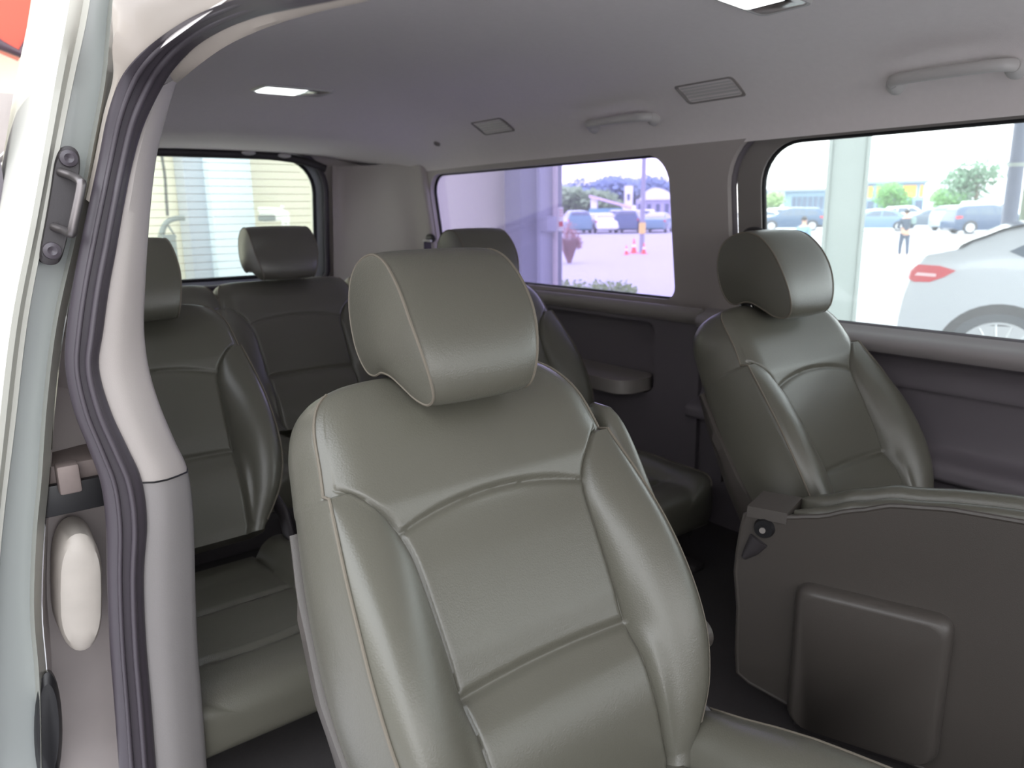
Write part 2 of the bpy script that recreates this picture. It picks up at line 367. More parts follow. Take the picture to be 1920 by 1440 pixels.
# headliner edge return next to the opening
hr = crom([onY(x, y, Y) for x, y, Y in [(790, -35, 0.5), (705, -5, 0.56), (605, 20, 0.66), (510, 48, 0.79), (432, 82, 0.94), (378, 118, 1.08), (332, 156, 1.2)]], 6)
hs = crom([onY(x, y, Y) for x, y, Y in [(740, -25, 0.51), (655, -4, 0.57), (565, 14, 0.66), (482, 32, 0.79), (415, 58, 0.93), (364, 90, 1.06), (318, 140, 1.15)]], 6)
b = MB().grid([[a, lerp(a, c, 0.5)+Vector((0.0, 0.0, -0.003)), c, c+Vector((0.02, 0.02, 0.03)), c+Vector((0.03, 0.03, 0.10))] for a, c in zip(hs, hr)])
struct(b.build('trim_12', mat('headliner_edge', lin(165, 155, 145), 0.7)))
# inner side wall behind the pillar (right side of the vehicle)
struct(MB().box((0.10, 2.62, -0.35), (0.02, 2.3, 1.15)).build('wall_right', M['lowertrim']))

# painted jamb: strips from the outer skin to the seal
def strip(defs, mt, name, dy=None):
    rows = [crom([onY(px, py, Y) for px, py, Y in d], 5) for d in defs]
    rows = [list(r) for r in zip(*rows)]
    return struct(MB().grid(rows).build(name, mt, sharp=60))
Yj = 1.22
L0 = [(66, -60, 1.62), (52, 40, 1.62), (30, 150, 1.62), (8, 280, 1.62), (-14, 420, 1.62), (-40, 600, 1.62), (-55, 800, 1.62), (-60, 1000, 1.62), (-60, 1200, 1.62), (-60, 1480, 1.62)]
L1 = [(118, -60, 1.24), (102, 40, 1.24), (82, 150, 1.24), (60, 280, 1.24), (36, 420, 1.24), (2, 600, 1.24), (-22, 800, 1.24), (-40, 1000, 1.24), (-50, 1200, 1.24), (-50, 1480, 1.24)]
L1b = [(140, -60, 1.19), (124, 40, 1.19), (104, 150, 1.19), (82, 280, 1.19), (57, 420, 1.19), (22, 600, 1.19), (-2, 800, 1.19), (-20, 1000, 1.19), (-30, 1200, 1.19), (-30, 1480, 1.19)]
L2 = [(178, -60, 1.21), (162, 40, 1.21), (138, 150, 1.21), (112, 280, 1.21), (86, 420, 1.21), (52, 600, 1.21), (28, 800, 1.21), (4, 1000, 1.21), (-10, 1200, 1.21), (-15, 1480, 1.21)]
L3 = [(212, -60, 1.25), (200, 40, 1.25), (190, 150, 1.25), (166, 280, 1.25), (140, 420, 1.25), (100, 600, 1.25), (80, 760, 1.25), (70, 900, 1.25), (60, 1010, 1.25), (56, 1150, 1.25), (66, 1280, 1.25), (70, 1480, 1.25)]
def resamp(d, n=24):
    c = crom([onY(px, py, Y) for px, py, Y in d], 10); ys = [c[0].z+(c[-1].z-c[0].z)*i/(n-1) for i in range(n)]; out = []
    for zz in ys:
        k = min(range(len(c)-1), key=lambda i: 0 if (c[i].z-zz)*(c[i+1].z-zz) <= 0 else 1+abs(c[i].z-zz)); a, bb = c[k], c[k+1]
        t = 0 if abs(bb.z-a.z) < 1e-6 else max(0, min(1, (zz-a.z)/(bb.z-a.z))); out.append(lerp(a, bb, t))
    return out
R0, R1, R1b, R2, R3 = [resamp(d, 48) for d in (L0, L1, L1b, L2, L3)]
struct(MB().grid([[a, lerp(a, c, 0.5)+Vector((-0.008, 0, 0)), c, d, lerp(d, e, 0.35)+Vector((0, -0.006, 0)), lerp(d, e, 0.7)+Vector((0, 0.006, 0)), e] for a, c, d, e in zip(R0, R1, R1b, R2)]).build('wall_right_outer_panel', M['paint'], sharp=60))
struct(MB().grid([[a, a+Vector((0.004, 0.03, 0)), lerp(a, c, 0.5)+Vector((0, 0.012, 0)), c] for a, c in zip(R2, R3)]).build('wall_right_jamb', M['jamb'], sharp=60))
# light flange between jamb and seal, and the deep well behind the lock
L4 = [(x+10, y, 1.20) for x, y, Y in L3]
fl = [(p[0]+14, p[1], 1.235) for p in L3]
R4 = resamp([(a[0]+8, a[1], 1.225) for a in L3], 48); R5 = resamp([(a[0]+22, a[1], 1.26) for a in L3], 48)
struct(MB().grid([[a, c, e] for a, c, e in zip(R3, R4, R5)]).build('trim_13', M['paint'], sharp=60))
back_ = []
Q = [(x+24, y, 1.26) for x, y, Y in L3]
R6 = resamp(Q, 40)
R7 = resamp([(330, -60, 1.30), (320, 40, 1.30), (300, 110, 1.30), (250, 200, 1.30), (215, 300, 1.30), (195, 420, 1.30), (172, 560, 1.30), (175, 700, 1.30), (225, 840, 1.30), (250, 1000, 1.30), (250, 1200, 1.30), (260, 1480, 1.30)], 40)
dz_ = lambda v: 0.02+0.075*max(0, min(1, (-0.17-v.z)/0.08))*max(0, min(1, (v.z+0.86)/0.08))
struct(MB().grid([[a]+[lerp(a, c, t)+Vector((0, dz_(a), 0)) for t in (.12, .3, .5, .7, .88)]+[c] for a, c in zip(R6, R7)]).build('trim_14', mat('beige_body_paint', lin(160, 152, 150), 0.45, coat=0.2, var=0.12, vscale=9)))
# painted rail above the opening
up_ = seal_out[:11]
A_ = crom([onY(x+4, y+4, Y+0.012) for x, y, Y in up_], 6)
lim = lambda x, y, d: d if y < 10 else min(d, max(6, x-212))
B_ = crom([onY(x-lim(x, y, 50), y-lim(x, y, 60), Y+0.02) for x, y, Y in up_], 6); C_ = crom([onY(x-lim(x, y, 110), y-lim(x, y, 150), Y+0.05) for x, y, Y in up_], 6)
struct(MB().grid([[a, lerp(a, bb, .5)+Vector((0.0, -0.006, 0)), bb, c] for a, bb, c in zip(A_, B_, C_)]).build('trim_15', mat('rail_paint', lin(178, 168, 158), 0.4, coat=0.2)))

# front of the doorway: pillar, front door and sill, and the dashboard bulkhead with its windscreen opening
nf = lambda a, bb, t: Vector((0.20+0.13*(max(bb, -0.33)+0.33)+t, a, bb))
struct(MB().plate([(-1.5, -1.09), (-0.85, -1.09), (-0.85, 0.25), (-1.5, 0.25)], [rrect(-1.42, -0.95, -0.3, 0.19, 0.08)], nf, 0.05).build('wall_right_front', M['lowertrim']))
struct(MB().box((1.12, -1.52, -0.68), (1.9, 0.06, 0.82), 0.02).build('wall_front', M['lowertrim']))
struct(MB().box((0.20, 0.6, -1.13), (0.16, 1.6, 0.10), 0.02).build('door_sill', M['darkplastic']))

# ---------------------------------------------------------------- seats
REC = math.radians(30); CR, SR = math.cos(REC), math.sin(REC); PZ = 0.33
def bk(x, f, h): return Vector((x, -f*CR+h*SR, PZ+h*CR+f*SR))       # backrest frame to seat frame (seat faces -Y)
WTAB = [(-0.03, 0.19), (0.0, 0.212), (0.05, 0.242), (0.12, 0.264), (0.22, 0.270), (0.34, 0.262), (0.46, 0.245), (0.55, 0.232), (0.64, 0.225)]
def make_back(parent, wm=1.0, H=0.625, box=0.30, name='backrest', cx=0.0, bol=1.0, mt=None):
    rings = []; N = 72; seamL = []; seamR = []
    def XB(h): return min(0.94*hinterp(WTAB, h), hinterp([(0.0, 0.145), (0.34, 0.155), (0.385, 0.162), (0.42, 0.178), (0.45, 0.203), (0.475, 0.235)], h))*wm
    def front(x, h, w):
        ax = abs(x); xb = XB(h)
        A = hinterp([(-0.03, 0.015), (0.05, 0.045), (0.15, 0.058), (0.28, 0.050), (0.38, 0.026), (0.46, 0.0)], h)*bol
        f = hinterp([(-0.03, -0.005), (0.06, 0.014), (0.12, 0.014), (0.168, 0.0), (0.23, 0.004), (0.33, 0.004), (0.40, 0.0), (0.44, 0.006), (0.52, 0.0), (0.62, -0.025)], h)
        fs_ = hinterp([(-0.03, -0.004), (0.2, 0.004), (0.42, 0.003), (0.52, 0.0), (0.62, -0.025)], h)
        if ax > xb: t = (ax-xb)/max(1e-4, w-xb); k = max(0, min(1, t/0.25)); k = k*k*(3-2*k); f = f+(fs_-f)*k
        f += -0.006*math.cos(min(1, ax/max(xb, 1e-3))*math.pi/2)
        if ax > xb and A > 0:
            t = (ax-xb)/max(1e-4, w-xb); f += A*(math.sin(math.pi*min(1, 0.62*t**0.75))**1.0)-A*0.30*max(0, (t-0.75)/0.25)**2
        else:
            t = ax/w; f -= 0.02*max(0, (t-0.75)/0.25)**2*(1 if h > 0.42 else 0.0)
        g = 0
        g = 0.006*math.exp(-((ax-xb)/0.004)**2)*max(0, min(1, (0.475-h)/0.012))
        if ax < xb+0.002:
            ha = 0.392+0.026*(1-(ax/(0.16*wm))**2); g = max(g, 0.006*math.exp(-((h-ha)/0.0045)**2))
            hl = 0.168+0.006*(1-(ax/(0.16*wm))**2); g = max(g, 0.008*math.exp(-((h-hl)/0.007)**2))
        return f-g
    hs = [-0.03+i*0.0034 for i in range(int((H-0.10+0.03)/0.0034)+1)]; h1 = hs[-1]
    levels = [(h, 1.0, 1.0) for h in hs]+[(h1+(H-h1)*math.sin(a), max(math.cos(a), 1e-3)**box, max(math.cos(a), 1e-3)**0.55) for a in [math.radians(3+i*3.5) for i in range(25)]]
    bot = [(0.012, 0.55), (0.004, 0.85)]
    for h, sw, st in levels:
        w = hinterp(WTAB, h)*wm*sw; k = 1.0
        fe = front(hinterp(WTAB, h)*wm, h, hinterp(WTAB, h)*wm)
        ring = []; fc = -0.075
        for i in range(N+1):
            u = -1+2*i/N; au = abs(u); q = XB(h)/(hinterp(WTAB, h)*wm)
            if au < 0.58: t = au/0.58; uu = q*(1-(1-t)**1.5)
            else: t = (au-0.58)/0.42; uu = q+(1-q)*(0.5*t**1.5+0.5*(1-(1-t)**1.4) if False else t**1.4)
            u = math.copysign(uu, u)
            x = u*w; xf = u*hinterp(WTAB, h)*wm
            f = front(xf, h, hinterp(WTAB, h)*wm)
            ring.append((x, fc+(f-fc)*st))
        e = fc+(fe-fc)*st; bkf = fc+(-0.15-fc)*st; D = e-bkf
        for s in (0.06, 0.2, 0.4, 0.6, 0.8, 0.93): ring.append((w+0.016*sw*math.sin(math.pi*min(1, s*1.05)), e-D*s))
        for i in range(11): u = 1-2*i/10; ring.append((u*(w-0.012*sw), bkf-0.012*st*(1-u*u)))
        for s in (0.93, 0.8, 0.6, 0.4, 0.2, 0.06): ring.append((-w-0.016*sw*math.sin(math.pi*min(1, s*1.05)), e-D*s))
        rings.append([bk(cx+x, f, h) for x, f in ring])
        if h < H-0.012: seamL.append(bk(cx-w-0.001, e+0.0005, h)); seamR.append(bk(cx+w+0.001, e+0.0005, h))
    # closed under the bottom edge
    r0 = rings[0]; c = sum(r0, Vector())/len(r0)
    under = [[lerp(c, p, 0.93)+(bk(0, 0, -0.022)-bk(0, 0, 0)) for p in r0]]
    back = MB().loft(under+rings).build(name, mt or M['leather'], parent, local=True, sharp=55)
    for s in (seamL, seamR): MB().tube(s[::2], 0.0022, 6).build('piping', M['stitch'], back, local=True)
    return back
def make_shell(parent, wm=1.0, cx=0.0):
    rings = []
    for i in range(22):
        h = -0.03+i*0.0225; w = interp(WTAB, h)*wm+0.014; fs = -0.07-0.075*(i/21)**0.9
        o_ = lerp(0.006, -0.006, i/21); w += o_-0.006; ring = [(w-0.004, fs+0.004), (w+0.009, fs), (w+0.009, fs-0.02 if fs > -0.13 else fs-0.003), (w+0.002, -0.15), (w-0.02, -0.178)]
        r = ring+[(u*(w-0.03), -0.182) for u in (0.6, 0.2, -0.2, -0.6)]+[(-x, f) for x, f in ring[::-1]]+[(u*(w-0.02), fs-0.02 if fs > -0.15 else fs) for u in (-0.5, 0.5)]
        rings.append([bk(cx+x, f, h) for x, f in r])
    MB().loft(rings).build('back_shell', M['seatplastic'], parent, local=True, sharp=40)
HP = [(-0.045, 0.232), (-0.078, 0.215), (-0.098, 0.180), (-0.106, 0.135), (-0.104, 0.090), (-0.094, 0.062), (-0.075, 0.052), (-0.052, 0.052), (-0.028, 0.040), (-0.008, 0.018), (0.012, -0.006), (0.036, -0.020),
      (0.058, -0.014), (0.072, 0.010), (0.080, 0.050), (0.080, 0.095), (0.072, 0.140), (0.056, 0.180), (0.034, 0.210), (0.0, 0.230)]
EL = (0.075, 0.10)
def make_headrest(parent, cx=0.0, h0=0.568, f0=0.0, tilt=-0.16, mt=None, wm=1.0):
    hr_ = crom([(y, 0, z) for y, z in HP], 4, closed=True); prof = [(p.x, p.z) for p in hr_]; cy, cz = -0.01, 0.11
    def P(x, y, z):
        z = z*0.96
        c, s = math.cos(tilt), math.sin(tilt); y2 = y*c-z*s; z2 = y*s+z*c
        return bk(cx+x, y2+f0, z2+h0)
    rings = []; NX = 40; W0 = 0.105*wm
    xs_ = [-1+2*i/NX for i in range(NX+1)]
    def sc(z): return 1-0.22*max(0, (0.11-z)/0.13)**1.5-0.05*max(0, (z-0.12)/0.11)**2
    def ring(xn, s, dx=0):
        out = []
        for y, z in prof:
            a = math.atan2(z-cz, y-cy); e = (cy+0.075*math.cos(a), cz+0.10*math.sin(a)); k = max(0, min(1, (0.96-s)/0.5)); k = k*k*(3-2*k)
            yy = lerp(y, e[0], k); zz = lerp(z, e[1], k)
            out.append(P((xn*W0+dx)*sc(cz+(zz-cz)*s), cy+(yy-cy)*s, cz+(zz-cz)*s))
        return out
    for xn in xs_: rings.append(ring(xn, 1-0.022*abs(xn)**10-0.02*xn*xn))
    L = [ring(-1, s, -0.001-0.011*(1-s**2.2)) for s in (0.15, 0.35, 0.55, 0.72, 0.85, 0.93, 0.965)]; R = [ring(1, s, 0.001+0.011*(1-s**2.2)) for s in (0.965, 0.93, 0.85, 0.72, 0.55, 0.35, 0.15)]
    hd = MB().loft(L+rings+R).build('headrest', mt or M['leather'], parent, local=True, sharp=60)
    for e in (-1, 1):
        MB().tube(ring(e, 0.958, e*0.0012), 0.0022, 6, closed=True).build('piping', M['stitch'], hd, local=True)
    for e in (-1, 1):
        MB().tube([bk(cx+e*0.07, -0.055, 0.55), P(e*0.07, -0.055, 0.09)], 0.0065, 12).build('headrest_post', M['chrome'], parent, local=True)
        MB().lathe(bk(cx+e*0.07, -0.055, H_S-0.008), bk(0, 0, 1)-bk(0, 0, 0), [(0, 0.016), (0.014, 0.015), (0.018, 0.011)], 16).build('post_guide', M['black'], parent, local=True)
    return hd
H_S = 0.625
def make_cushion(parent, wm=1.0, z0=0.268, y1=0.06, y0=-0.55, cx=0.0, mt=None, name='seat_cushion'):
    rings = []; N = 56
    T = [math.radians(88-i*3.2) for i in range(28)]
    lev = [(y0+0.09-0.09*math.sin(a), max(math.cos(a), 1e-3)**0.35, max(math.cos(a), 1e-3)**0.55) for a in T]+[(y0+0.09+(y1-y0-0.09)*i/50, 1, 1) for i in range(1, 51)]
    for y, sw, st in lev:
        v = (y-y0)/(y1-y0); w = (0.262-0.02*max(0, v-0.75)*4*0.5)*wm*sw; wf = w/sw; ring = []
        zb = z0-0.125; zc = z0-0.06
        for i in range(N+1):
            u = -1+2*i/N; xf = u*wf; ax = abs(xf); xb = 0.165*wm
            z = z0+0.010*math.sin(math.pi*min(1, v*1.2))+0.02*max(0, 0.3-v)*2-0.02*v
            if ax > xb: t = (ax-xb)/(wf-xb); z += 0.042*math.sin(math.pi*min(1, 0.68*t**0.8))*min(1, 0.35+v)
            g = 0.009*math.exp(-((ax-xb)/0.006)**2) if v > 0.22 else 0
            if ax < xb: g = max(g, 0.009*math.exp(-((y-(y0+0.16-0.02*(1-(ax/xb)**2)))/0.007)**2), 0.008*math.exp(-((y-(y0+0.36))/0.007)**2))
            z -= g; ring.append((u*w, zc+(z-zc)*st))
        e = ring[-1][1]
        for s in (0.15, 0.4, 0.65, 0.9): ring.append((w+0.014*math.sin(math.pi*s)*sw, e-(e-zb)*s*st))
        for i in range(7): u = 1-2*i/6; ring.append((u*(w-0.01), zc+(zb-zc)*st))
        for s in (0.9, 0.65, 0.4, 0.15): ring.append((-w-0.014*math.sin(math.pi*s)*sw, e-(e-zb)*s*st))
        rings.append([Vector((cx+x, y, z)) for x, z in ring])
    o = MB().loft(rings).build(name, mt or M['leather'], parent, local=True, sharp=60)
    ed = [(r[N], r[0]) for r in rings]
    for k in (0, 1): MB().tube([p[k]+Vector((0.001 if k == 0 else -0.001, 0, 0)) for p in ed[12:]], 0.002, 6).build('piping', M['stitch'], o, local=True)
    return o
def make_base(parent, wm=1.0, cx=0.0):
    for e in (-1, 1):
        b = MB()
        b.box((cx+e*0.215*wm, -0.22, 0.12), (0.035, 0.50, 0.06), 0.012)
        b.box((cx+e*0.20*wm, -0.22, 0.012), (0.045, 0.60, 0.024), 0.006)
        b.box((cx+e*0.205*wm, -0.40, 0.06), (0.02, 0.05, 0.10), 0.004); b.box((cx+e*0.205*wm, -0.03, 0.06), (0.02, 0.07, 0.10), 0.004)
        b.build('seat_rail', M['darkplastic'], parent, local=True)
    for e in (-1, 1):
        MB().box((cx+e*0.272*wm, -0.18, 0.125), (0.02, 0.44, 0.13), 0.009, Matrix.Rotation(math.radians(-4), 3, 'X')).build('side_cover', M['seatplastic'], parent, local=True)
    for e in (-1, 1):                                   # recliner plates join cushion and back
        MB().tube([Vector((cx+e*0.248*wm, -0.05, 0.17)), Vector((cx+e*0.248*wm, 0.01, 0.30)), bk(cx+e*0.225*wm, -0.06, 0.08)], 0.035, 14, ry=0.012, up=(1, 0, 0)).build('recliner', M['darkplastic'], parent, local=True)

def make_seat(name, label, loc, group):
    t = thing(name, label, 'seat', loc, 0, group)
    make_back(t); make_shell(t); make_headrest(t); make_cushion(t); make_base(t)
    return t
G2 = 'reclining captain seats of the van'
hero = make_seat('captain_chair', 'grey leather van seat nearest the open doorway, largest, with raised armrest', (0.60, 0.62, -1.08), G2)
far2 = dup(hero, (1.70, 0.78, -1.08), 0, 'grey leather seat beside the big clear side window, behind the folded seat')
far3 = dup(hero, (1.52, 1.84, -1.08), 0, 'grey leather seat in the shade under the lavender tinted window')
near3 = dup(hero, (0.415, 1.86, -1.08), 0, 'dark leather seat right behind the beige door pillar, half hidden by it', scale=(0.95, 1, 1))
for o in (far2, far3, near3): o['group'] = G2
def tilt(root, names, deg, pivot, shift=(0, 0, 0)):
    mm = Matrix.Translation(Vector(pivot)+Vector(shift)) @ Matrix.Rotation(math.radians(deg), 4, 'X') @ Matrix.Translation(-Vector(pivot))
    for c in root.children:
        if c.name.split('.')[0] in names: c.matrix_basis = mm
tilt(hero, ('seat_cushion',), -11, (0, 0, 0.26), (0, -0.02, 0.045))
tilt(near3, ('seat_cushion', 'side_cover'), 0, (0, 0, 0), (0, -0.04, -0.05))
# raised armrest on the inner side of the nearest seat
b = MB(); ring = []
for i in range(25):
    t = i/24; h = 0.06+0.46*t; e = max(1e-2, 1-abs(2*t-1)**6)**0.5; wid = 0.026*e; fd = lerp(0.04, 0.05, t)*e; f = lerp(-0.045, -0.07, t**0.8)
    ring.append([bk(0.300+wid*math.copysign(abs(math.cos(a))**0.7, math.cos(a)), f+fd*math.copysign(abs(math.sin(a))**0.7, math.sin(a)), h) for a in [k*2*math.pi/20 for k in range(20)]])
ar = b.loft(ring).build('armrest', M['leather'], hero, local=True, sharp=60)
MB().disc(bk(0.285, -0.03, 0.10), (1, 0, 0), 0.028, 0.03).build('hinge', M['seatplastic'], ar, local=True)

# rear bench: three backrests, two headrests in view, one cushion
bench = thing('bench_seat', 'dark rear bench in front of the tailgate glass with one upright headrest', 'bench seat', (1.14, 2.72, -1.08))
for cx in (-0.56, 0.0, 0.56): make_back(bench, 1.17, 0.60, 0.10, cx=cx, bol=0.6)
make_headrest(bench, 0.0, 0.58, wm=1.25)
for cx in (-0.56, 0.0, 0.56): make_cushion(bench, 1.06, cx=cx, y0=-0.50)
MB().box((0, -0.2, 0.09), (1.5, 0.4, 0.17), 0.02).build('bench_base', M['darkplastic'], bench, local=True)

# folded centre seat at lower right: a shell with a raised tray box, its cushions seen on edge
fs = thing('folded_jump_seat', 'folded centre seat standing on edge, hard taupe back with raised rectangular tray', 'seat', (1.28, 0.62, -1.08), 0)
ax_ = Vector((0.342, -0.94, 0)); nx_ = Vector((-0.94, -0.342, 0)); A0 = Vector((1.240, 0.845, 0))
def fp(a, n, z): return A0+ax_*a+nx_*n+Vector((0, 0, z))             # along, out towards the doorway, up
FT = [(0.00, -0.600), (0.03, -0.592), (0.08, -0.594), (0.14, -0.580), (0.20, -0.555), (0.27, -0.530), (0.36, -0.520), (0.46, -0.520), (0.58, -0.53)]
def top(a): return interp(FT, a)
out_ = [(-0.005, -0.64), (0.0, -0.61)]+[(0.02+i*0.02, top(0.02+i*0.02)-0.004) for i in range(25)]+[(0.515, -0.62), (0.515, -1.06), (0.46, -1.06), (0.30, -1.045), (0.14, -1.015), (0.03, -0.985), (0.005, -0.97), (0.0, -0.92), (-0.002, -0.82), (-0.012, -0.74), (-0.010, -0.69)]
MB().plate(out_, [], lambda a, z, t: fp(a, -t, z), 0.035).build('back_panel', M['seatplastic'], fs, sharp=30)
e_ = [fp(a, -0.004, z) for a, z in out_]
MB().tube(e_, 0.0055, 8, closed=True).build('edge_piping', M['seatplastic'], fs)
# raised tray box with generous rounding
b = MB(); rr = []
for k in range(9):
    t = k/8*math.pi/2; ins = 0.016*(1-math.cos(t)); dep = 0.030*math.sin(math.pi/2-t)
    rr.append([fp(a, dep, z) for a, z in rrect(0.110+0.018-0.018*math.sin(t), 0.385-0.018+0.018*math.sin(t), -1.03, -0.722-0.018+0.018*math.sin(t), 0.03, 6)])
rr = [[p for p in r] for r in rr]
b.loft(rr).build('tray_box', M['seatplastic'], fs, sharp=60)
lk = MB(); lk.disc(fp(0.040, 0.0, -0.628), nx_, 0.021, 0.010, r2=0.018); lk.disc(fp(0.040, 0.010, -0.628), nx_, 0.009, 0.004)
lko = lk.build('pivot_knob', M['black'], fs)
MB().disc(fp(0.040, 0.014, -0.628), nx_, 0.006, 0.003).build('knob_cap', M['midtrim'], lko)
MB().tube([fp(0.032, 0.004, -0.655), fp(0.018, 0.004, -0.680), fp(0.004, 0.003, -0.700)], [0.020, 0.015, 0.006], 12, ry=0.006, up=tuple(nx_)).build('latch_recess', M['darkplastic'], fs)
# hinge cap and the leather pads behind the panel
b = MB(); prof_ = [fp(0.004, 0.004, -0.612), fp(0.010, -0.07, -0.604)]
b.loft([[fp(a, 0.004, top(0.03)-0.018), fp(a, 0.000, top(0.03)+0.004), fp(a+0.012, -0.075, top(0.03)+0.014), fp(a+0.012, -0.085, top(0.03)-0.01)] for a in (0.004, 0.02, 0.06, 0.082)]).build('hinge_cap', M['seatplastic'], fs, sharp=30)
def pad(n0, n1, a0, a1, dz0, name):
    rings = []
    for i in range(30):
        t = i/29; a = lerp(a0, a1, t); e = max(0.05, 1-abs(2*t-1)**10)**0.5; nc = (n0+n1)/2; hw = (n1-n0)/2*e; zt = top(a)+dz0+0.004*math.sin(9*t)
        rings.append([fp(a, nc+hw*math.copysign(abs(math.cos(q))**0.6, math.cos(q)), zt-0.10+0.10*math.copysign(abs(math.sin(q))**0.45, math.sin(q))) for q in [k*2*math.pi/24 for k in range(24)]])
    MB().loft(rings).build(name, M['leather'], fs, sharp=60)
pad(-0.046, -0.008, 0.090, 0.52, 0.004, 'leather_pad'); pad(-0.098, -0.048, 0.094, 0.52, 0.014, 'leather_pad')
MB().box(tuple(fp(0.32, -0.06, -1.055)), (0.08, 0.4, 0.045), 0.01, Matrix.Rotation(math.atan2(-ax_.x, ax_.y)+math.pi, 3, 'Z')).build('floor_bracket', M['darkplastic'], fs)

# ---------------------------------------------------------------- fittings on headliner and walls
def ceilz(x, y):
    for p, q in zip(cs, cs[1:]):
        if p.x <= x <= q.x: z = lerp(p.z, q.z, (x-p.x)/(q.x-p.x)); return headz(x, z, y)
    return 0.2
def ceilframe(x, y):
    e = 0.01; n = Vector((-(ceilz(x+e, y)-ceilz(x-e, y))/(2*e), -(ceilz(x, y+e)-ceilz(x, y-e))/(2*e), 1)).normalized()
    return Vector((x, y, ceilz(x, y))), n
def ceilrot(n, rz=0):
    z = n; y = Vector((0, 1, 0)); y = (y-z*y.dot(z)).normalized(); x = y.cross(z)
    return Matrix((x, y, z)).transposed() @ Matrix.Rotation(rz, 3, 'Z')
def lamp(x, y, w, l, rz, label):
    c, n = ceilframe(x, y); R_ = ceilrot(n, rz); t = thing('ceiling_lamp', label, 'lamp', tuple(c), 0, 'clear lensed lamps on the headliner')
    P = lambda a, bb, d: c+R_ @ Vector((a, bb, -d))
    r0 = rrect(-w/2, w/2, -l/2, l/2, 0.02, 5)
    k = lambda s, d: [P(a*s, bb*s, d) for a, bb in r0]
    MB().grid([k(1.0, -0.012), k(1.0, 0.003), k(0.97, 0.008), k(0.90, 0.008), k(0.88, 0.002)], cu=True).build('frame', M['handle'], t)
    MB().loft([[P(a, bb, d) for a, bb in rrect(-w*.44, w*.12, -l*.42, l*.42, 0.012, 4)] for d in (-0.008, 0.007)]+[[P(a, bb, 0.012) for a, bb in rrect(-w*.42, w*.10, -l*.38, l*.38, 0.012, 4)]]).build('lens', M['lens'], t)
    MB().loft([[P(a, bb, d) for a, bb in rrect(w*.14, w*.44, -l*.42, l*.42, 0.012, 4)] for d in (-0.008, 0.006)]+[[P(a, bb, 0.009) for a, bb in rrect(w*.16, w*.42, -l*.38, l*.38, 0.012, 4)]]).build('switch', M['chrome'], t)
lamp(1.12, 2.74, 0.27, 0.15, 0, 'small clear ceiling lamp near the rear of the headliner')
lamp(1.46, 1.03, 0.20, 0.13, 0, 'ceiling lamp cut by the top edge, above the clear side window')
def vent(x, y, label):
    c, n = ceilframe(x, y); R_ = ceilrot(n); t = thing('air_vent', label, 'air vent', tuple(c), 0, 'air vents along the roof edge')
    P = lambda a, bb, d: c+R_ @ Vector((a, bb, -d))
    q = lambda s, d, r=0.012: [P(a, bb, d) for a, bb in rrect(-0.045*s, 0.045*s, -0.105*s**0.5, 0.105*s**0.5, r, 4)]
    MB().grid([q(1, -0.01), q(1, 0.004), q(0.9, 0.006), q(0.8, 0.0), q(0.8, -0.012)], cu=True).build('frame', M['midtrim'], t)
    MB().loft([q(0.82, -0.006), q(0.82, -0.004)]).build('duct', M['lowertrim'], t)
    for i in range(5):
        MB().box(tuple(P(-0.028+i*0.014, 0, 0.0)), (0.011, 0.18, 0.0022), 0, R_ @ Matrix.Rotation(math.radians(35), 3, 'Y')).build('louvre', M['handle'], t)
vent(1.885, 2.57, 'grey air vent behind the grab handle, over the lavender window')
vent(1.885, 1.49, 'grey air vent between the two grab handles on the roof edge')
def grab(x, y, L, label):
    c, n = ceilframe(x, y); t = thing('grab_handle', label, 'grab handle', tuple(c), 0, 'grab handles on the roof edge')
    D_ = Vector((-1, 0, 0.04)).normalized(); U_ = Vector((0, 0, -1))
    P = lambda bb, d, u=0.0: c+Vector((0, bb, 0))+D_*d+U_*u
    pts = crom([P(-L/2, -0.004), P(-L/2+0.003, 0.022), P(-L/2+0.022, 0.044), P(-L/4, 0.052), P(0, 0.054), P(L/4, 0.052), P(L/2-0.022, 0.044), P(L/2-0.003, 0.022), P(L/2, -0.004)], 6)
    MB().tube(pts, 0.010, 14, ry=0.014, up=tuple(U_)).build('grip', M['handle'], t)
    for e in (-1, 1): MB().lathe(tuple(P(e*(L/2-0.004), -0.006)), tuple(D_), [(0, 0.026), (0.010, 0.024), (0.026, 0.015)], 20).build('mount', M['handle'], t)
grab(1.945, 1.90, 0.29, 'curved grab handle above the lavender tinted window')
grab(1.945, 0.84, 0.27, 'grab handle above the big clear side window')
c, n = ceilframe(1.90, 3.02)
o = MB().lathe(tuple(c+n*0.006), tuple(-n), [(0, 0.016), (0.012, 0.015), (0.014, 0.011), (0.008, 0.007), (0.008, 0.0)], 20).build('headliner_plug', M['midtrim']); tag(o, 'small round grey plug on the headliner beside the rear air vent', 'plug')
# seat belt upper guides
def beltguide(p, label, q):
    t = thing('seat_belt_guide', label, 'seat belt', tuple(p), 0, 'seat belt guides on the pillars')
    p = Vector(p)
    MB().ball(p, (0.016, 0.042, 0.022)).build('cover', M['darkplastic'], t)
    MB().tube([p+Vector((-0.02, -0.035, -0.012)), p+Vector((-0.022, 0.035, -0.012))], 0.006).build('loop', M['handle'], t)
    MB().tube([p+Vector((-0.02, 0, -0.015)), Vector(q)], 0.0015, 8, ry=0.022, up=(1, 0, 0)).build('webbing', M['belt'], t)
beltguide((2.015, 1.40, -0.075), 'dark seat belt guide on the pillar beside the clear window', (2.03, 1.47, -0.9))
beltguide((1.97, 3.22, -0.12), 'dark seat belt guide with shiny edge at the rear corner pillar', (2.0, 3.3, -0.9))

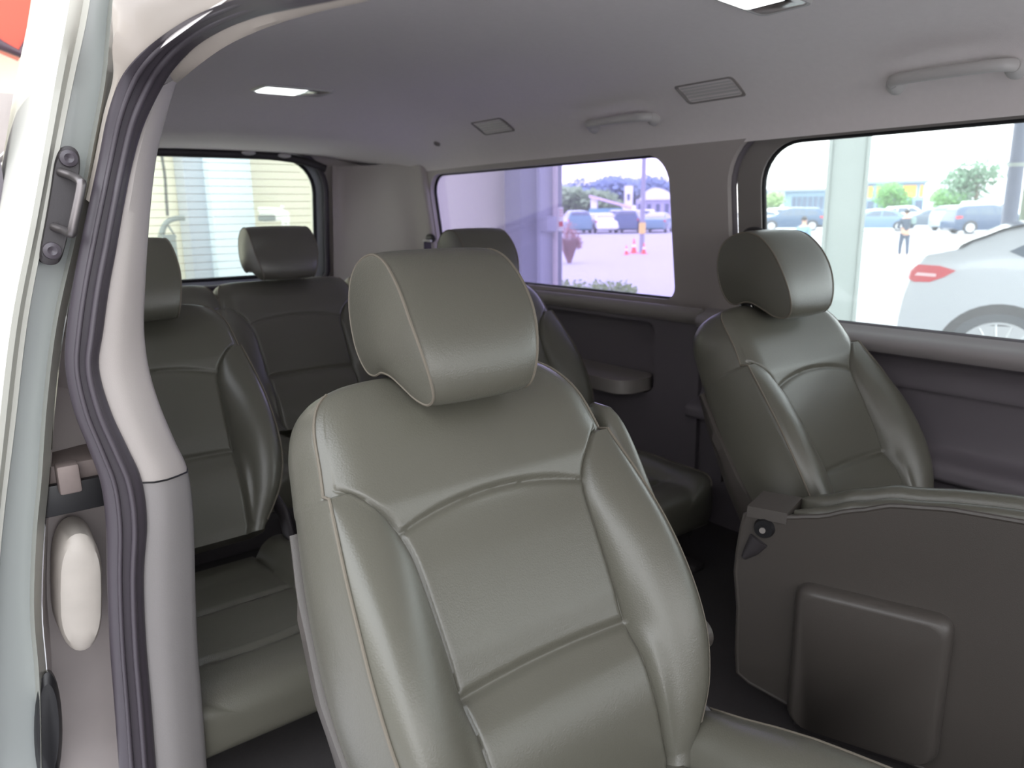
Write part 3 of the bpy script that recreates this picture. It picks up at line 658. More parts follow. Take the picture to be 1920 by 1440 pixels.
# door striker on the jamb
st = thing('door_striker', 'dark metal door striker plate with a steel loop on the door jamb', 'striker', tuple(onY(110, 400, 1.2)))
pl = [(118, 275), (140, 278), (150, 300), (146, 345), (136, 400), (124, 455), (112, 490), (92, 497), (76, 488), (76, 465), (86, 410), (96, 350), (104, 300)]
cf = crom([onY(x, y, 1.205) for x, y in pl], 5, closed=True); cc = sum(cf, Vector())/len(cf)
MB().loft([[p+Vector((0, 0.03, 0)) for p in cf], cf, [lerp(p, cc, 0.08)+Vector((0, -0.004, 0)) for p in cf]]).build('plate', M['darkplastic'], st)
lp = crom([onY(112, 322, 1.20), onY(135, 330, 1.185), onY(150, 340, 1.165), onY(152, 352, 1.16), onY(138, 420, 1.16), onY(134, 438, 1.165), onY(120, 432, 1.185), onY(100, 425, 1.20)], 6)
MB().tube(lp, 0.006).build('loop', mat('worn_steel', lin(110, 105, 105), 0.35, metal=0.8), st)
for px, py in ((128, 297), (97, 470)): MB().lathe(tuple(onY(px, py, 1.202)), (0, -1, 0), [(0, 0.012), (0.006, 0.011), (0.008, 0.006), (0.004, 0.0)], 16).build('screw', M['rubber'], st)
# latch hardware in the pocket behind the jamb
lt = thing('door_latch', 'dusty metal latch hardware in the pocket between jamb and rubber seal', 'latch', tuple(onY(130, 1000, 1.27)))
MB().box(tuple(onY(136, 868, 1.33)), (0.10, 0.10, 0.03), 0.004).build('bracket', mat('dusty_metal', lin(120, 108, 104), 0.6, metal=0.3, var=0.2, vscale=30), lt)
MB().box(tuple(onY(128, 895, 1.26)), (0.03, 0.03, 0.045), 0.004).build('hook', MATS['dusty_metal'], lt)
MB().box(tuple(onY(120, 925, 1.30)), (0.12, 0.06, 0.05), 0.004).build('slot', M['black'], lt)
cf = [onY(x, y, 1.275) for x, y in [(150-42*math.cos(a), 1110-110*math.copysign(abs(math.sin(a))**0.6, math.sin(a))) for a in [k*2*math.pi/28 for k in range(28)]]]
cc = sum(cf, Vector())/len(cf)
MB().loft([[lerp(p, cc, -0.06)+Vector((0, 0.07, 0)) for p in cf], cf, [lerp(p, cc, 0.1)+Vector((0, -0.008, 0)) for p in cf], [lerp(p, cc, 0.35)+Vector((0, -0.012, 0)) for p in cf]]).build('cover', mat('dusty_cover', lin(176, 168, 160), 0.5, var=0.15, vscale=20), lt)
o = MB().loft([[onY(90+r*26*math.cos(a), 1370+r*110*math.sin(a), Y) for a in [k*2*math.pi/28 for k in range(28)]] for r, Y in ((1.05, 1.29), (1.0, 1.235), (0.8, 1.228))]).build('rubber_stop', M['black']); tag(o, 'black oval rubber stop at the bottom of the door jamb', 'door stop')

# ---------------------------------------------------------------- outside
def atG(px, D, z=None, py=400):                          # a ground point seen in column px at horizontal distance D
    v = atR(px, py, D); v.z = GZ if z is None else z; return v
rnd = random.Random(7)
asphalt = mat('pale_asphalt', lin(174, 172, 175), 0.85, bump=0.3, bscale=30, var=0.06, vscale=0.8)
struct(MB().plate([(-60, -150), (330, -150), (330, 330), (-60, 330)], [], lambda a, b, t: Vector((a, b, GZ-t)), 0.05).build('ground', asphalt))
# workshop wall behind the van, facing it
def siding():
    m = mat('cream_siding', lin(232, 228, 204), 0.6); n = m.node_tree.nodes; l = m.node_tree.links
    t = n.new('ShaderNodeTexCoord'); w = n.new('ShaderNodeTexWave'); w.bands_direction = 'Z'; w.inputs['Scale'].default_value = 1.6; w.wave_profile = 'SAW'
    bp = n.new('ShaderNodeBump'); bp.inputs['Strength'].default_value = 0.35; bp.inputs['Distance'].default_value = 0.02
    l.new(t.outputs['Object'], w.inputs['Vector']); l.new(w.outputs['Fac'], bp.inputs['Height']); l.new(bp.outputs[0], n['Principled BSDF'].inputs['Normal']); return m
struct(MB().box((2.0, 7.35, GZ+2.1), (8.0, 0.3, 4.2)).build('wall_workshop', siding()))
struct(MB().box((-5.2, 1.0, GZ+1.7), (0.3, 14.0, 3.4)).build('wall_added_shade', mat('shade_wall_grey', lin(128, 126, 124), 0.8)))  # unseen wall, added to cut the daylight coming in by the door
# the canopy over the parking bay
struct(MB().box((7.0, 0.2, 2.75), (9.0, 14.2, 0.25)).build('canopy_roof', mat('canopy_sheet', lin(190, 190, 188), 0.6)))
q = [onY(px, py, 6.6) for px, py in [(-160, -160), (100, -160), (66, 60), (40, 104), (0, 86), (-60, 40), (-160, -20)]]
t = thing('canopy_sign', 'red curved canopy sign with a dark rim at the upper left corner', 'sign', tuple(q[3]))
MB().loft([q, [p+Vector((0, 0.25, 0)) for p in q]]).build('red_panel', mat('red_enamel', lin(205, 70, 45), 0.35), t)
MB().tube([p+Vector((0, -0.03, 0)) for p in q[2:]], 0.035).build('rim', mat('dark_rim', lin(70, 50, 60), 0.5), t)
conc = mat('pale_painted_steel', lin(172, 180, 174), 0.5, var=0.04, vscale=3)
def column(px0, px1, D, name, label, m, depth=0.25, cat='column'):
    a = atG(px0, D); b_ = atG(px1, D); mid = (a+b_)/2; w = (b_-a).length; ang = math.atan2((b_-a).y, (b_-a).x)
    t = thing(name, label, cat, tuple(mid), ang); H = 2.62-GZ
    MB().box((0, 0, H/2), (w*0.84, depth, H), 0.02).build('shaft', m, t, local=True)
    for e in (-1, 1): MB().box((e*w*0.45, 0, H/2), (w*0.10, depth*1.15, H), 0.01).build('flange', m, t, local=True)
    MB().box((0, 0, 0.02), (w*1.2, depth*1.5, 0.04), 0.005).build('base_plate', m, t, local=True)
    return t
column(1545, 1622, 5.6, 'steel_column', 'wide pale steel column standing outside the big clear window', conc)
cb = column(1912, 1960, 10.2, 'steel_column', 'pale greenish steel column cut by the right edge of the picture', mat('greenish_steel', lin(176, 186, 160), 0.5))
pp = atG(1894, 9.9); t = thing('drain_pipe', 'blue grey pipe running down beside the column at the right edge', 'pipe', tuple(pp))
MB().tube([pp, pp+Vector((0, 0, 4.1))], 0.075, 16).build('pipe', mat('blue_grey_pipe', lin(112, 118, 140), 0.45, var=0.1, vscale=10), t)
for zz in (0.6, 2.0): MB().disc(tuple(pp+Vector((0, 0, zz))), (0, 0, 1), 0.09, 0.04).build('clamp', MATS['pale_painted_steel'], t)
# columns and fittings on the workshop wall, seen through the rear glass
def wbox(px0, px1, Y, dep, name, label, m, z0=GZ, z1=2.6, cat='column'):
    a = onY(px0, 400, Y).x; b_ = onY(px1, 400, Y).x
    o = MB().box(((a+b_)/2, Y+dep/2, (z0+z1)/2), (b_-a, dep, z1-z0), 0.015).build(name, m); return tag(o, label, cat)
wbox(352, 391, 6.85, 0.3, 'steel_post', 'grey post seen through the rear glass, left of the pale blue panel', mat('grey_post', lin(172, 180, 190), 0.5))
wbox(399, 478, 6.70, 0.45, 'blue_panel', 'pale blue panel upright on the workshop wall behind the rear glass', mat('pale_blue_paint', lin(214, 230, 238), 0.5), cat='panel')
cab = crom([onY(x, y, 6.6) for x, y in [(300, 200), (303, 285), (309, 330), (312, 375), (314, 405)]], 5)
o = MB().tube(cab, 0.012, 8).build('hanging_hose', mat('dark_hose', lin(80, 84, 80), 0.6)); tag(o, 'thin dark hose hanging down beyond the rear glass', 'hose')
t = thing('spray_arm', 'grey curved arm with struts beside the hanging hose outside', 'bracket', tuple(onY(320, 420, 6.6)))
MB().tube(crom([onY(x, y, 6.6) for x, y in [(302, 440), (306, 428), (314, 416), (328, 410), (346, 409)]], 5), 0.022, 10).build('arm', mat('grey_tool', lin(120, 130, 128), 0.5), t)
MB().tube([onY(312, 418, 6.6), onY(330, 445, 6.6)], 0.008, 8).build('strut', MATS['grey_tool'], t)
MB().tube([onY(312, 418, 6.6), onY(305, 450, 6.6)], 0.008, 8).build('strut', MATS['grey_tool'], t)
c = onY(312, 440, 6.62)
MB().box((c.x, 6.62, (c.z+GZ)/2), (0.10, 0.16, c.z-GZ)).build('stand', MATS['grey_tool'], t)
t = thing('tube_rack', 'white tubular rack standing behind the rear bench headrest outside', 'rack', tuple(onY(515, 500, 6.4)))
wt = mat('white_enamel', lin(245, 246, 240), 0.4)
for k in range(4):
    MB().tube(crom([onY(484+k*3, 392+k*7, 6.4), onY(520+k*2, 393+k*6, 6.4), onY(534, 398+k*6, 6.4), onY(540, 412+k*5, 6.4), onY(541, 520, 6.4), Vector((onY(541, 520, 6.4).x, 6.4, GZ))], 5), 0.016, 8).build('tube', wt, t)
MB().tube([onY(529, 385, 6.4), Vector((onY(531, 520, 6.4).x, 6.4, GZ))], 0.016, 8).build('upright', wt, t)
MB().box(tuple(onY(500, 409, 6.38)), (0.14, 0.05, 0.05), 0.01).build('grip', MATS['grey_tool'], t)
# corner of the workshop seen through the lavender window
struct(MB().box((5.9, 7.6, GZ+2.1), (0.42, 1.0, 4.2)).build('wall_workshop_end', mat('pale_render_wall', lin(214, 212, 208), 0.7, var=0.03, vscale=2)))
w1 = mat('grey_corner_steel', lin(126, 128, 148), 0.5); w2 = mat('light_corner_steel', lin(178, 180, 196), 0.5)
xc0 = onY(982, 400, 6.6).x; xc1 = onY(1012, 400, 6.6).x; xc2 = onY(1036, 400, 6.6).x; xc3 = onY(1062, 400, 6.6).x
t = thing('corner_column', 'grey steel corner column of the workshop seen through the lavender window', 'column', ((xc0+xc3)/2, 6.75, GZ))
for nm, a, b_, m, dp_ in (('web', xc0, xc1, w1, 0.0), ('channel', xc1, xc2, w2, -0.06), ('edge_plate', xc2, xc3, w1, 0.02)):
    MB().box(((a+b_)/2, 6.8+dp_, GZ+2.1), (b_-a, 0.3, 4.2), 0.01).build(nm, m, t)
xp = onY(1041, 400, 6.55).x
o = MB().tube([(xp, 6.55, GZ), (xp, 6.55, 2.6)], 0.03, 12).build('conduit', mat('pink_grey_conduit', lin(216, 204, 204), 0.5)); tag(o, 'thin pale conduit pipe running up the workshop corner column', 'pipe')
c = onY(1028, 420, 6.5)
o = MB().box(tuple(c), (0.14, 0.14, 0.17), 0.015).build('junction_box', w2); tag(o, 'small pale junction box on the corner column outside', 'box')
c = onY(1051, 411, 6.62)
t = thing('warning_sign', 'narrow white notice with a red block fixed to the corner column', 'sign', tuple(c))
MB().box(tuple(c), (0.075, 0.012, 0.27), 0.002).build('board', wt, t)
red = mat('red_print', lin(225, 50, 60), 0.5)
MB().box(tuple(c+Vector((0, -0.008, -0.055))), (0.06, 0.004, 0.055)).build('red_block', red, t)
for k in range(3): MB().box(tuple(c+Vector((0, -0.008, 0.10-k*0.03))), (0.05-0.01*(k % 2), 0.004, 0.010)).build('print_line', mat('pink_print', lin(235, 150, 150), 0.5), t)

# plants
leafm = {}
def foliage(p, blobs, n, size, seed):
    r = random.Random(seed); b = MB()
    for i in range(n):
        bx, by, bz, rx, ry, rz = blobs[r.randrange(len(blobs))]
        u = Vector((r.gauss(0, 1), r.gauss(0, 1), r.gauss(0, 1))).normalized()*(r.random()**0.4)
        c = Vector(p)+Vector((bx+u.x*rx, by+u.y*ry, bz+u.z*rz)); a = Vector((r.gauss(0, 1), r.gauss(0, 1), r.gauss(0, 1))).normalized(); d = a.orthogonal().normalized()
        s = size*(0.6+0.8*r.random()); b.add([c-a*s, c+d*s*0.5, c+a*s, c-d*s*0.5], [(0, 1, 2, 3)])
    return b
def tree(px, D, z0, H, R, col, label, name='tree', n=1600, seed=1, airy=False, group=None, cat='tree'):
    p = atG(px, D); t = thing(name, label, cat, tuple(p), 0, group); r = random.Random(seed)
    blobs = [(r.uniform(-.55, .55)*R, r.uniform(-.55, .55)*R, H*(0.62+r.uniform(-.16, .2)), R*.5, R*.5, H*.20) for _ in range(9)]+[(0, 0, H*.6, R*.75, R*.75, H*.3)]*(0 if airy else 4)
    foliage(p, blobs, n, R*0.085, seed).build('crown', col, t, smooth=False)
    MB().tube([p, p+Vector((0, 0, H*0.35)), p+Vector((R*.1, 0, H*0.7))], [R*.09, R*.06, R*.02], 8).build('trunk', mat('bark', lin(120, 108, 96), 0.9), t)
    for k in range(4): MB().tube([p+Vector((0, 0, H*(0.3+0.06*k))), p+Vector((R*.5*math.cos(k*1.7), R*.5*math.sin(k*1.7), H*(0.62+0.05*k)))], [R*.03, R*.01], 6).build('branch', MATS['bark'], t)
    return t
g1 = mat('leaf_green', lin(118, 168, 96), 0.7); g2 = mat('leaf_grey_green', lin(110, 140, 112), 0.7); g3 = mat('leaf_hazy_blue_green', lin(128, 150, 170), 0.8); g4 = mat('leaf_light_green', lin(150, 176, 120), 0.7)  # the blue green has distance haze mixed into its leaf colour
tree(1826, 80, 0, 5.9, 2.7, g2, 'tall airy tree behind the white camper', n=1300, seed=3, airy=True)
tree(1772, 84, 0, 3.6, 2.2, g1, 'small bushy tree left of the tall airy tree', seed=4)
tree(1670, 90, 0, 4.4, 2.1, g1, 'round bright green tree in front of the orange panels', seed=5)
tree(1436, 95, 0, 3.8, 2.4, g4, 'pale green tree at the left edge of the clear window', seed=6)
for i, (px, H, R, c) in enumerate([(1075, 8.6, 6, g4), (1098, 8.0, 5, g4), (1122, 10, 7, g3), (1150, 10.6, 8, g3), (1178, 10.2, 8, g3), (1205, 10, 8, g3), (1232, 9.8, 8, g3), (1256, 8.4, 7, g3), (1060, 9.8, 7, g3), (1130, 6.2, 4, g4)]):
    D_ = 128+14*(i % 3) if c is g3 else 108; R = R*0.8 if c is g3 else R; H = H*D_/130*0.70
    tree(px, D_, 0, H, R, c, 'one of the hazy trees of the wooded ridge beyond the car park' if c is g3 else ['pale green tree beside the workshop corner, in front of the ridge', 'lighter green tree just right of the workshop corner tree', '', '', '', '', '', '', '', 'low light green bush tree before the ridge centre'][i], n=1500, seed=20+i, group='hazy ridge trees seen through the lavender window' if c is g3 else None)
p = atG(1118, 9.2); o = foliage(p, [(dx*-0.0+dx*0.9*0.74, -dx*0.67, 0.52, 0.2, 0.2, 0.27) for dx in (-0.38, -0.2, 0, 0.2, 0.36)], 2600, 0.035, 9)
t = thing('hedge', 'low clipped green hedge at the foot of the workshop corner', 'hedge', tuple(p)); o.build('foliage', mat('hedge_leaf', lin(172, 200, 104), 0.7), t, smooth=False)
MB().tube([p, p+Vector((0, 0, 0.3))], 0.03, 8).build('stem', MATS['bark'], t)
p = atG(1068, 24.0); t = thing('dry_shrub', 'tall reddish brown dry shrub leaning out beside the corner column', 'shrub', tuple(p))
r = random.Random(5); tw = MB()
for i in range(160):
    a = r.uniform(0, 6.28); s = r.uniform(.12, .42); h = r.uniform(.7, 1.28)
    tw.tube([p+Vector((0.05*math.cos(a), 0.05*math.sin(a), 0)), p+Vector((s*math.cos(a)*.6, s*math.sin(a)*.6, h*.6)), p+Vector((s*math.cos(a)*1.1, s*math.sin(a)*1.1, h*(0.95-s*.5)))], [0.010, 0.007, 0.003], 4)
tw.build('twigs', mat('dry_twig', lin(150, 112, 108), 0.9), t)
foliage(p, [(-.1, 0, 1.05, .36, .36, .26), (.08, 0, .78, .26, .26, .3), (.28, -.1, .62, .16, .16, .2), (0, 0, .4, .15, .15, .3)], 750, 0.04, 2).build('dead_leaves', mat('dry_leaf', lin(168, 118, 112), 0.9), t, smooth=False)

# pole and cones
p = atG(1205, 30); t = thing('utility_pole', 'tall grey pole with a yellow band standing in the car park', 'pole', tuple(p))
MB().tube([p, p+Vector((0, 0, 9))], [0.095, 0.075], 14).build('shaft', mat('pole_grey', lin(150, 150, 158), 0.6), t)
MB().disc(tuple(p+Vector((0, 0, 0.72))), (0, 0, 1), 0.13, 0.42).build('yellow_band', mat('yellow_band', lin(235, 200, 110), 0.5), t)
def cone(px, D, s, label):
    p = atG(px, D); t = thing('traffic_cone', label, 'traffic cone', tuple(p), 0, 'traffic cones near the pole')
    MB().lathe(tuple(p), (0, 0, 1), [(0.03*s, 0.15*s), (0.3*s, 0.09*s), (0.68*s, 0.03*s), (0.7*s, 0.02*s)], 16).build('cone_body', mat('cone_orange', lin(240, 90, 75), 0.5), t)
    MB().lathe(tuple(p), (0, 0, 1), [(0.30*s, 0.094*s), (0.44*s, 0.072*s)], 16).build('reflective_band', wt, t)
    MB().box(tuple(p+Vector((0, 0, 0.015*s))), (0.4*s, 0.4*s, 0.03*s), 0.003).build('base', MATS['cone_orange'], t)
cone(1190, 29.5, 0.78, 'tallest orange traffic cone just left of the pole'); cone(1176, 28.5, 0.5, 'small orange cone farthest left of the pole'); cone(1209, 29.0, 0.6, 'orange cone half behind the foot of the pole')

# ------------------------------------------------------------- cars
tyre = mat('tyre_rubber', lin(70, 72, 78), 0.8); rimm = mat('alloy', lin(205, 205, 208), 0.35, metal=0.5); gl = mat('car_window_glass', lin(80, 92, 108), 0.12, spec=0.8)
tlm = mat('tail_light_red', lin(205, 45, 60), 0.3); hlm = mat('head_light', lin(235, 238, 240), 0.2); blk = M['darkplastic']; chr_ = M['handle']
SED = dict(L=(-2.3, 2.3), w=0.88, zt=[(-2.3, .60), (-2.26, .86), (-2.1, 1.0), (-1.75, 1.06), (-1.0, 1.38), (-.3, 1.46), (.3, 1.43), (1.1, 1.02), (1.9, .88), (2.2, .76), (2.3, .55)], zb=0.98,
           win=[[(-1.35, 1.02), (-.95, 1.30), (-.35, 1.38), (-.30, .99)], [(-.22, .99), (-.27, 1.38), (.25, 1.35), (.85, 1.01)]], wh=(-1.38, 1.42), R=0.32, ws=(0.38, 1.05), bs=(-1.62, -1.05))
SUV = dict(L=(-2.25, 2.3), w=0.92, zt=[(-2.25, .70), (-2.2, 1.05), (-2.05, 1.40), (-1.75, 1.62), (0, 1.68), (.45, 1.60), (1.15, 1.14), (2.0, .98), (2.22, .82), (2.3, .55)], zb=1.08,
           win=[[(-1.75, 1.14), (-1.6, 1.42), (-1.0, 1.50), (-.98, 1.10)], [(-.90, 1.10), (-.92, 1.52), (-.1, 1.54), (-.08, 1.08)], [(0.0, 1.08), (-.02, 1.54), (.38, 1.50), (.92, 1.12)]], wh=(-1.38, 1.40), R=0.36, ws=(0.5, 1.1), bs=(-2.1, -1.85))
VAN = dict(L=(-2.6, 2.5), w=0.95, zt=[(-2.6, .8), (-2.58, 1.7), (-2.4, 1.95), (0, 2.0), (1.1, 1.9), (1.75, 1.25), (2.3, 1.05), (2.45, .8), (2.5, .5)], zb=1.2,
           win=[[(.30, 1.22), (.30, 1.70), (.95, 1.68), (1.5, 1.24)]], wh=(-1.6, 1.6), R=0.34, ws=(1.15, 1.7), bs=(-2.5, -2.48))
XC = dict(L=(-2.35, 2.35), w=0.96, zt=[(-2.35, .52), (-2.345, .72), (-2.32, .95), (-2.26, 1.15), (-2.18, 1.215), (-1.95, 1.262), (-1.84, 1.33), (-1.62, 1.42), (-1.31, 1.50), (-.6, 1.60), (-.1, 1.62), (.45, 1.56), (1.25, 1.14), (2.0, 1.0), (2.28, .82), (2.35, .55)], zb=1.16,
           win=[[(-1.60, 1.245), (-1.50, 1.30), (-1.30, 1.365), (-.98, 1.435), (-.95, 1.19), (-1.30, 1.185), (-1.5, 1.20)], [(-.90, 1.19), (-.92, 1.44), (-.15, 1.50), (-.12, 1.17)], [(-.05, 1.17), (-.07, 1.50), (.40, 1.47), (.95, 1.19)]], wh=(-1.60, 1.38), R=0.385, ws=(0.5, 1.2), bs=(-1.97, -1.15))
def paintmat(name, rgb): return mat(name, lin(*rgb), 0.28, coat=0.6, spec=0.5)
def car(kind, loc, rz, pm, label, name='car', cat='car', detail=False, group=None):
    K = kind; t = thing(name, label, cat, loc, rz, group); w0 = K['w']; x0, x1 = K['L']; zb0 = K['zb']; N = 90 if detail else 36
    def W(x): return w0*(1-0.10*max(0, (abs(x)-(x1-0.7))/0.7)**2.2)
    def ZT(x): return interp(K['zt'], x)
    def ylat(x, z):
        zt = ZT(x); w = W(x); zb = min(zb0, zt-0.05)
        if z <= zb: return w*(0.93+0.07*math.sin(math.pi*max(0, min(1, (z-0.15)/(zb*1.15)))))
        wb = w*(0.93+0.07*math.sin(math.pi*min(1, (zb-0.15)/(zb*1.15)))); k = (z-zb)/max(0.05, zt-zb); return wb-(0.02+0.26*min(1, (zt-zb)/0.5))*w*k**1.3
    rings = []
    for i in range(N+1):
        x = x0+(x1-x0)*(0.5-0.5*math.cos(math.pi*i/N)) if True else 0
        zt = ZT(x); z0 = 0.22+0.12*max(0, (abs(x)-(x1-0.5))/0.5)**2; h = []
        for k in range(18): z = z0+(zt-0.02-z0)*k/17; h.append((ylat(x, z)-(0.05*((k-15)/2)**2 if k > 15 else 0), z))
        h += [(h[-1][0]*q, zt+0.015*(1-q*q)-0.01) for q in (0.8, 0.4)]
        pts = h+[(0, zt+0.005)]+[(-a, b_) for a, b_ in h[::-1]]
        rings.append([Vector((x, a, b_)) for a, b_ in pts])
    body = MB().loft(rings).build('body', pm, t, local=True, sharp=50)
    def side(poly, e, off, th, m, nm, par=t):
        pts = []
        for k in range(len(poly)):                       # refine the outline so it hugs the flank
            a, b_ = poly[k], poly[(k+1) % len(poly)]
            for q in range(4): pts.append((a[0]+(b_[0]-a[0])*q/4, a[1]+(b_[1]-a[1])*q/4))
        cx_ = sum(q[0] for q in poly)/len(poly); cz_ = sum(q[1] for q in poly)/len(poly); f = lambda x, z, tt: Vector((x, e*(ylat(x, z)+off-tt), z))
        rg = [[f(x, z, th) for x, z in pts]]+[[f(lerp(cx_, x, s), lerp(cz_, z, s), 0) for x, z in pts] for s in (1, .85, .7, .55, .4, .25, .1, .02)]
        return MB().loft(rg).build(nm, m, par, local=True, sharp=25)
    for e in (-1, 1):
        for wn in K['win']:
            if detail and e == 1: side([(sum(p[0] for p in wn)/len(wn)+(p[0]-sum(q[0] for q in wn)/len(wn))*1.10, sum(p[1] for p in wn)/len(wn)+(p[1]-sum(q[1] for q in wn)/len(wn))*1.14) for p in wn], e, 0.003, 0.02, chr_, 'window_trim')
            side(wn, e, 0.006, 0.03, gl, 'side_window')
    for nm, (a, b_) in (('windscreen', K['ws']), ('rear_window', K['bs'])):
        rows = []
        for i in range(9):
            x = a+(b_-a)*i/8; rows.append([Vector((x, q*(ylat(x, ZT(x)-0.06)-0.10), ZT(x)+0.012+0.015*(1-q*q))) for q in (-1, -.5, 0, .5, 1)])
        MB().grid(rows).grid([[p-Vector((0, 0, 0.01)) for p in r] for r in rows]).build(nm, gl, t, local=True)
    for xw in K['wh']:
        for e in (-1, 1):
            R = K['R']; y = e*(w0-0.005)
            whl = MB().lathe((xw, y-e*0.18, R), (0, e, 0), [(0, R*.8), (0.02, R*.97), (0.10, R), (0.185, R*.97), (0.195, R*.80), (0.17, R*.72), (0.12, R*.70), (0.12, 0)], 40 if detail else 20).build('wheel', tyre, t, local=True)
            if detail:
                MB().lathe((xw, y+e*0.002, R), (0, e, 0), [(0, R*.80), (0.006, R*.79), (0.006, R*.73), (-0.004, R*.72)], 48).build('rim', rimm, whl, local=True)
                for s in range(15):
                    a = s*2*math.pi/15; d = Vector((math.cos(a), 0, math.sin(a)))
                    MB().tube([Vector((xw, y+e*0.0, R))+d*R*.12, Vector((xw, y-e*0.004, R))+d*R*.75], [0.016, 0.011], 6).build('spoke', rimm, whl, local=True)
                MB().disc((xw, y-e*0.01, R), (0, e, 0), R*.15, 0.02).build('hub', rimm, whl, local=True)
            else: MB().disc((xw, y-e*0.03, R), (0, e, 0), R*.68, 0.035, 20).build('rim', rimm, whl, local=True)
            arc = [(xw+R*1.16*math.cos(math.radians(q)), R+R*1.16*math.sin(math.radians(q))) for q in range(-20, 201, 10)]
            side(arc, e, 0.002, 0.05, blk, 'wheel_arch')
    for e in (-1, 1):
        xe = x0
        if detail: tl = [(xe+.04, 1.01), (xe+.05, 1.07), (xe+.12, 1.125), (xe+.28, 1.12), (xe+.40, 1.085), (xe+.32, 1.03), (xe+.22, .985), (xe+.10, .98)]
        else: z = min(zb0, ZT(xe+.15))-.1; tl = [(xe+.05, z-.10), (xe+.05, z+.03), (xe+.34, z+.06), (xe+.42, z-.02), (xe+.30, z-.08)]
        tlo = side(tl, e, 0.010, 0.04, tlm, 'tail_light')
        if detail: side([(xe+.10, 1.035), (xe+.12, 1.06), (xe+.26, 1.055), (xe+.26, 1.03)], e, 0.014, 0.01, mat('tail_light_strip', lin(240, 200, 205), 0.3), 'light_strip', tlo)
        z = 0.68; side([(x1-.45, z), (x1-.42, z+.13), (x1-.15, z+.10), (x1-.12, z)], e, 0.008, 0.04, hlm, 'head_light')
    side([(x0+.02, .24), (x0+.02, .40), (K['wh'][0]-K['R']*1.15, .40), (K['wh'][0]-K['R']*1.15, .24)], 1, 0.004, 0.03, blk, 'bumper_trim')
    if detail:
        rows = []                                        # dark spoiler strip on the tailgate edge and fuel flap outline
        side([(-1.97, 1.252), (-1.80, 1.335), (-1.60, 1.41), (-1.52, 1.43), (-1.60, 1.39), (-1.80, 1.30), (-1.90, 1.252)], 1, 0.02, 0.03, mat('dark_spoiler', lin(120, 105, 112), 0.4), 'spoiler_edge')
        side(rrect(-1.78, -1.56, .93, 1.10, 0.03, 4), 1, 0.0015, 0.004, pm, 'fuel_flap')
        side([(-1.20, .40), (-1.20, 1.17), (-1.195, 1.17), (-1.195, .40)], 1, 0.001, 0.003, blk, 'door_gap')
        side([(-1.15, .98), (-1.15, 1.01), (-.95, 1.01), (-.95, .98)], 1, 0.03, 0.03, pm, 'door_handle')
    return t
white = paintmat('white_car_paint', (196, 198, 204)); dblue = paintmat('dark_blue_car_paint', (60, 84, 112)); mblue = paintmat('steel_blue_car_paint', (104, 130, 158)); dgrey = paintmat('dark_grey_car_paint', (92, 104, 118)); silver = paintmat('silver_car_paint', (178, 188, 196)); navy = paintmat('navy_car_paint', (58, 76, 104)); pwhite = paintmat('pearl_white_car_paint', (240, 242, 244)); teal = paintmat('teal_car_paint', (90, 130, 140)); redp = paintmat('red_car_paint', (180, 60, 60))
# the near white car: its flank is seen square on, front to the right
d0 = atR(1690, 500, 7.15); adir = math.atan2(-0.94, 0.342); fwd = Vector((math.cos(adir), math.sin(adir), 0))
pc_ = d0+fwd*2.35; pc_ += Vector((-fwd.y, fwd.x, 0))*0.96*(1 if (Vector((-fwd.y, fwd.x, 0))).dot(d0) > 0 else -1); pc_.z = GZ
left_ = Vector((-fwd.y, fwd.x, 0)); facing = left_.dot(d0) < 0
car(XC, tuple(pc_), adir if facing else adir, white, 'large white sloping roofed car parked close outside the clear window', name='car', detail=True)
CARM = {}
def bgcar(kind, px, D, right, pm, label, name='car', cat='car', group=None, yawoff=0.0):
    p = atG(px, D); v = Vector((p.x, p.y, 0)).normalized(); ang = math.atan2(v.y, v.x)-math.pi/2 if right else math.atan2(v.y, v.x)+math.pi/2
    return car(kind, tuple(p), ang+yawoff, pm, label, name, cat, group=group)
bgcar(SUV, 1486, 60, False, dblue, 'dark blue car facing left behind the boy in the light blue shirt')
bgcar(SED, 1645, 58, False, mblue, 'steel blue saloon just right of the wide pale column, tail to the right')
bgcar(SED, 1750, 66, False, dgrey, 'dark grey saloon behind the walking person, nose to the left')
bgcar(SUV, 1800, 60, True, silver, 'pale silver hatchback seen from behind beside the dark grey saloon', yawoff=1.1)
bgcar(SUV, 1852, 53, True, navy, 'navy estate car just above the roof of the near white car', yawoff=0.5)
bgcar(VAN, 1866, 74, True, pwhite, 'white pickup cab with a dark side window behind the parked cars', name='van', cat='van')
bgcar(SED, 1430, 74, False, pwhite, 'white car at the left edge of the clear window, farther row')
bgcar(SUV, 1474, 84, True, pwhite, 'white car of the farther row behind the dark blue one')
bgcar(SED, 1528, 76, True, pwhite, 'white car of the farther row touching the wide pale column')
bgcar(SED, 1650, 74, True, pwhite, 'white car of the farther row behind the steel blue saloon')
bgcar(SUV, 1704, 80, True, pwhite, 'white car of the farther row above the walking person')
bgcar(SED, 1745, 86, False, pwhite, 'white car of the farther row behind the dark grey saloon')
camp = atG(1836, 92); v = Vector((camp.x, camp.y, 0)).normalized(); ang = math.atan2(v.y, v.x)-math.pi/2
t = thing('camper', 'white box bodied camper beneath the tall airy tree', 'camper', tuple(camp), ang)
MB().box((0, 0, 2.05), (8.6, 2.3, 3.2), 0.12).build('body', pwhite, t, local=True); MB().box((-3.4, 0, 3.75), (1.6, 2.0, 0.5), 0.1).build('roof_bay', pwhite, t, local=True)
MB().box((-1.6, 1.17, 1.9), (0.9, 0.04, 1.1), 0.02).build('door', silver, t, local=True)
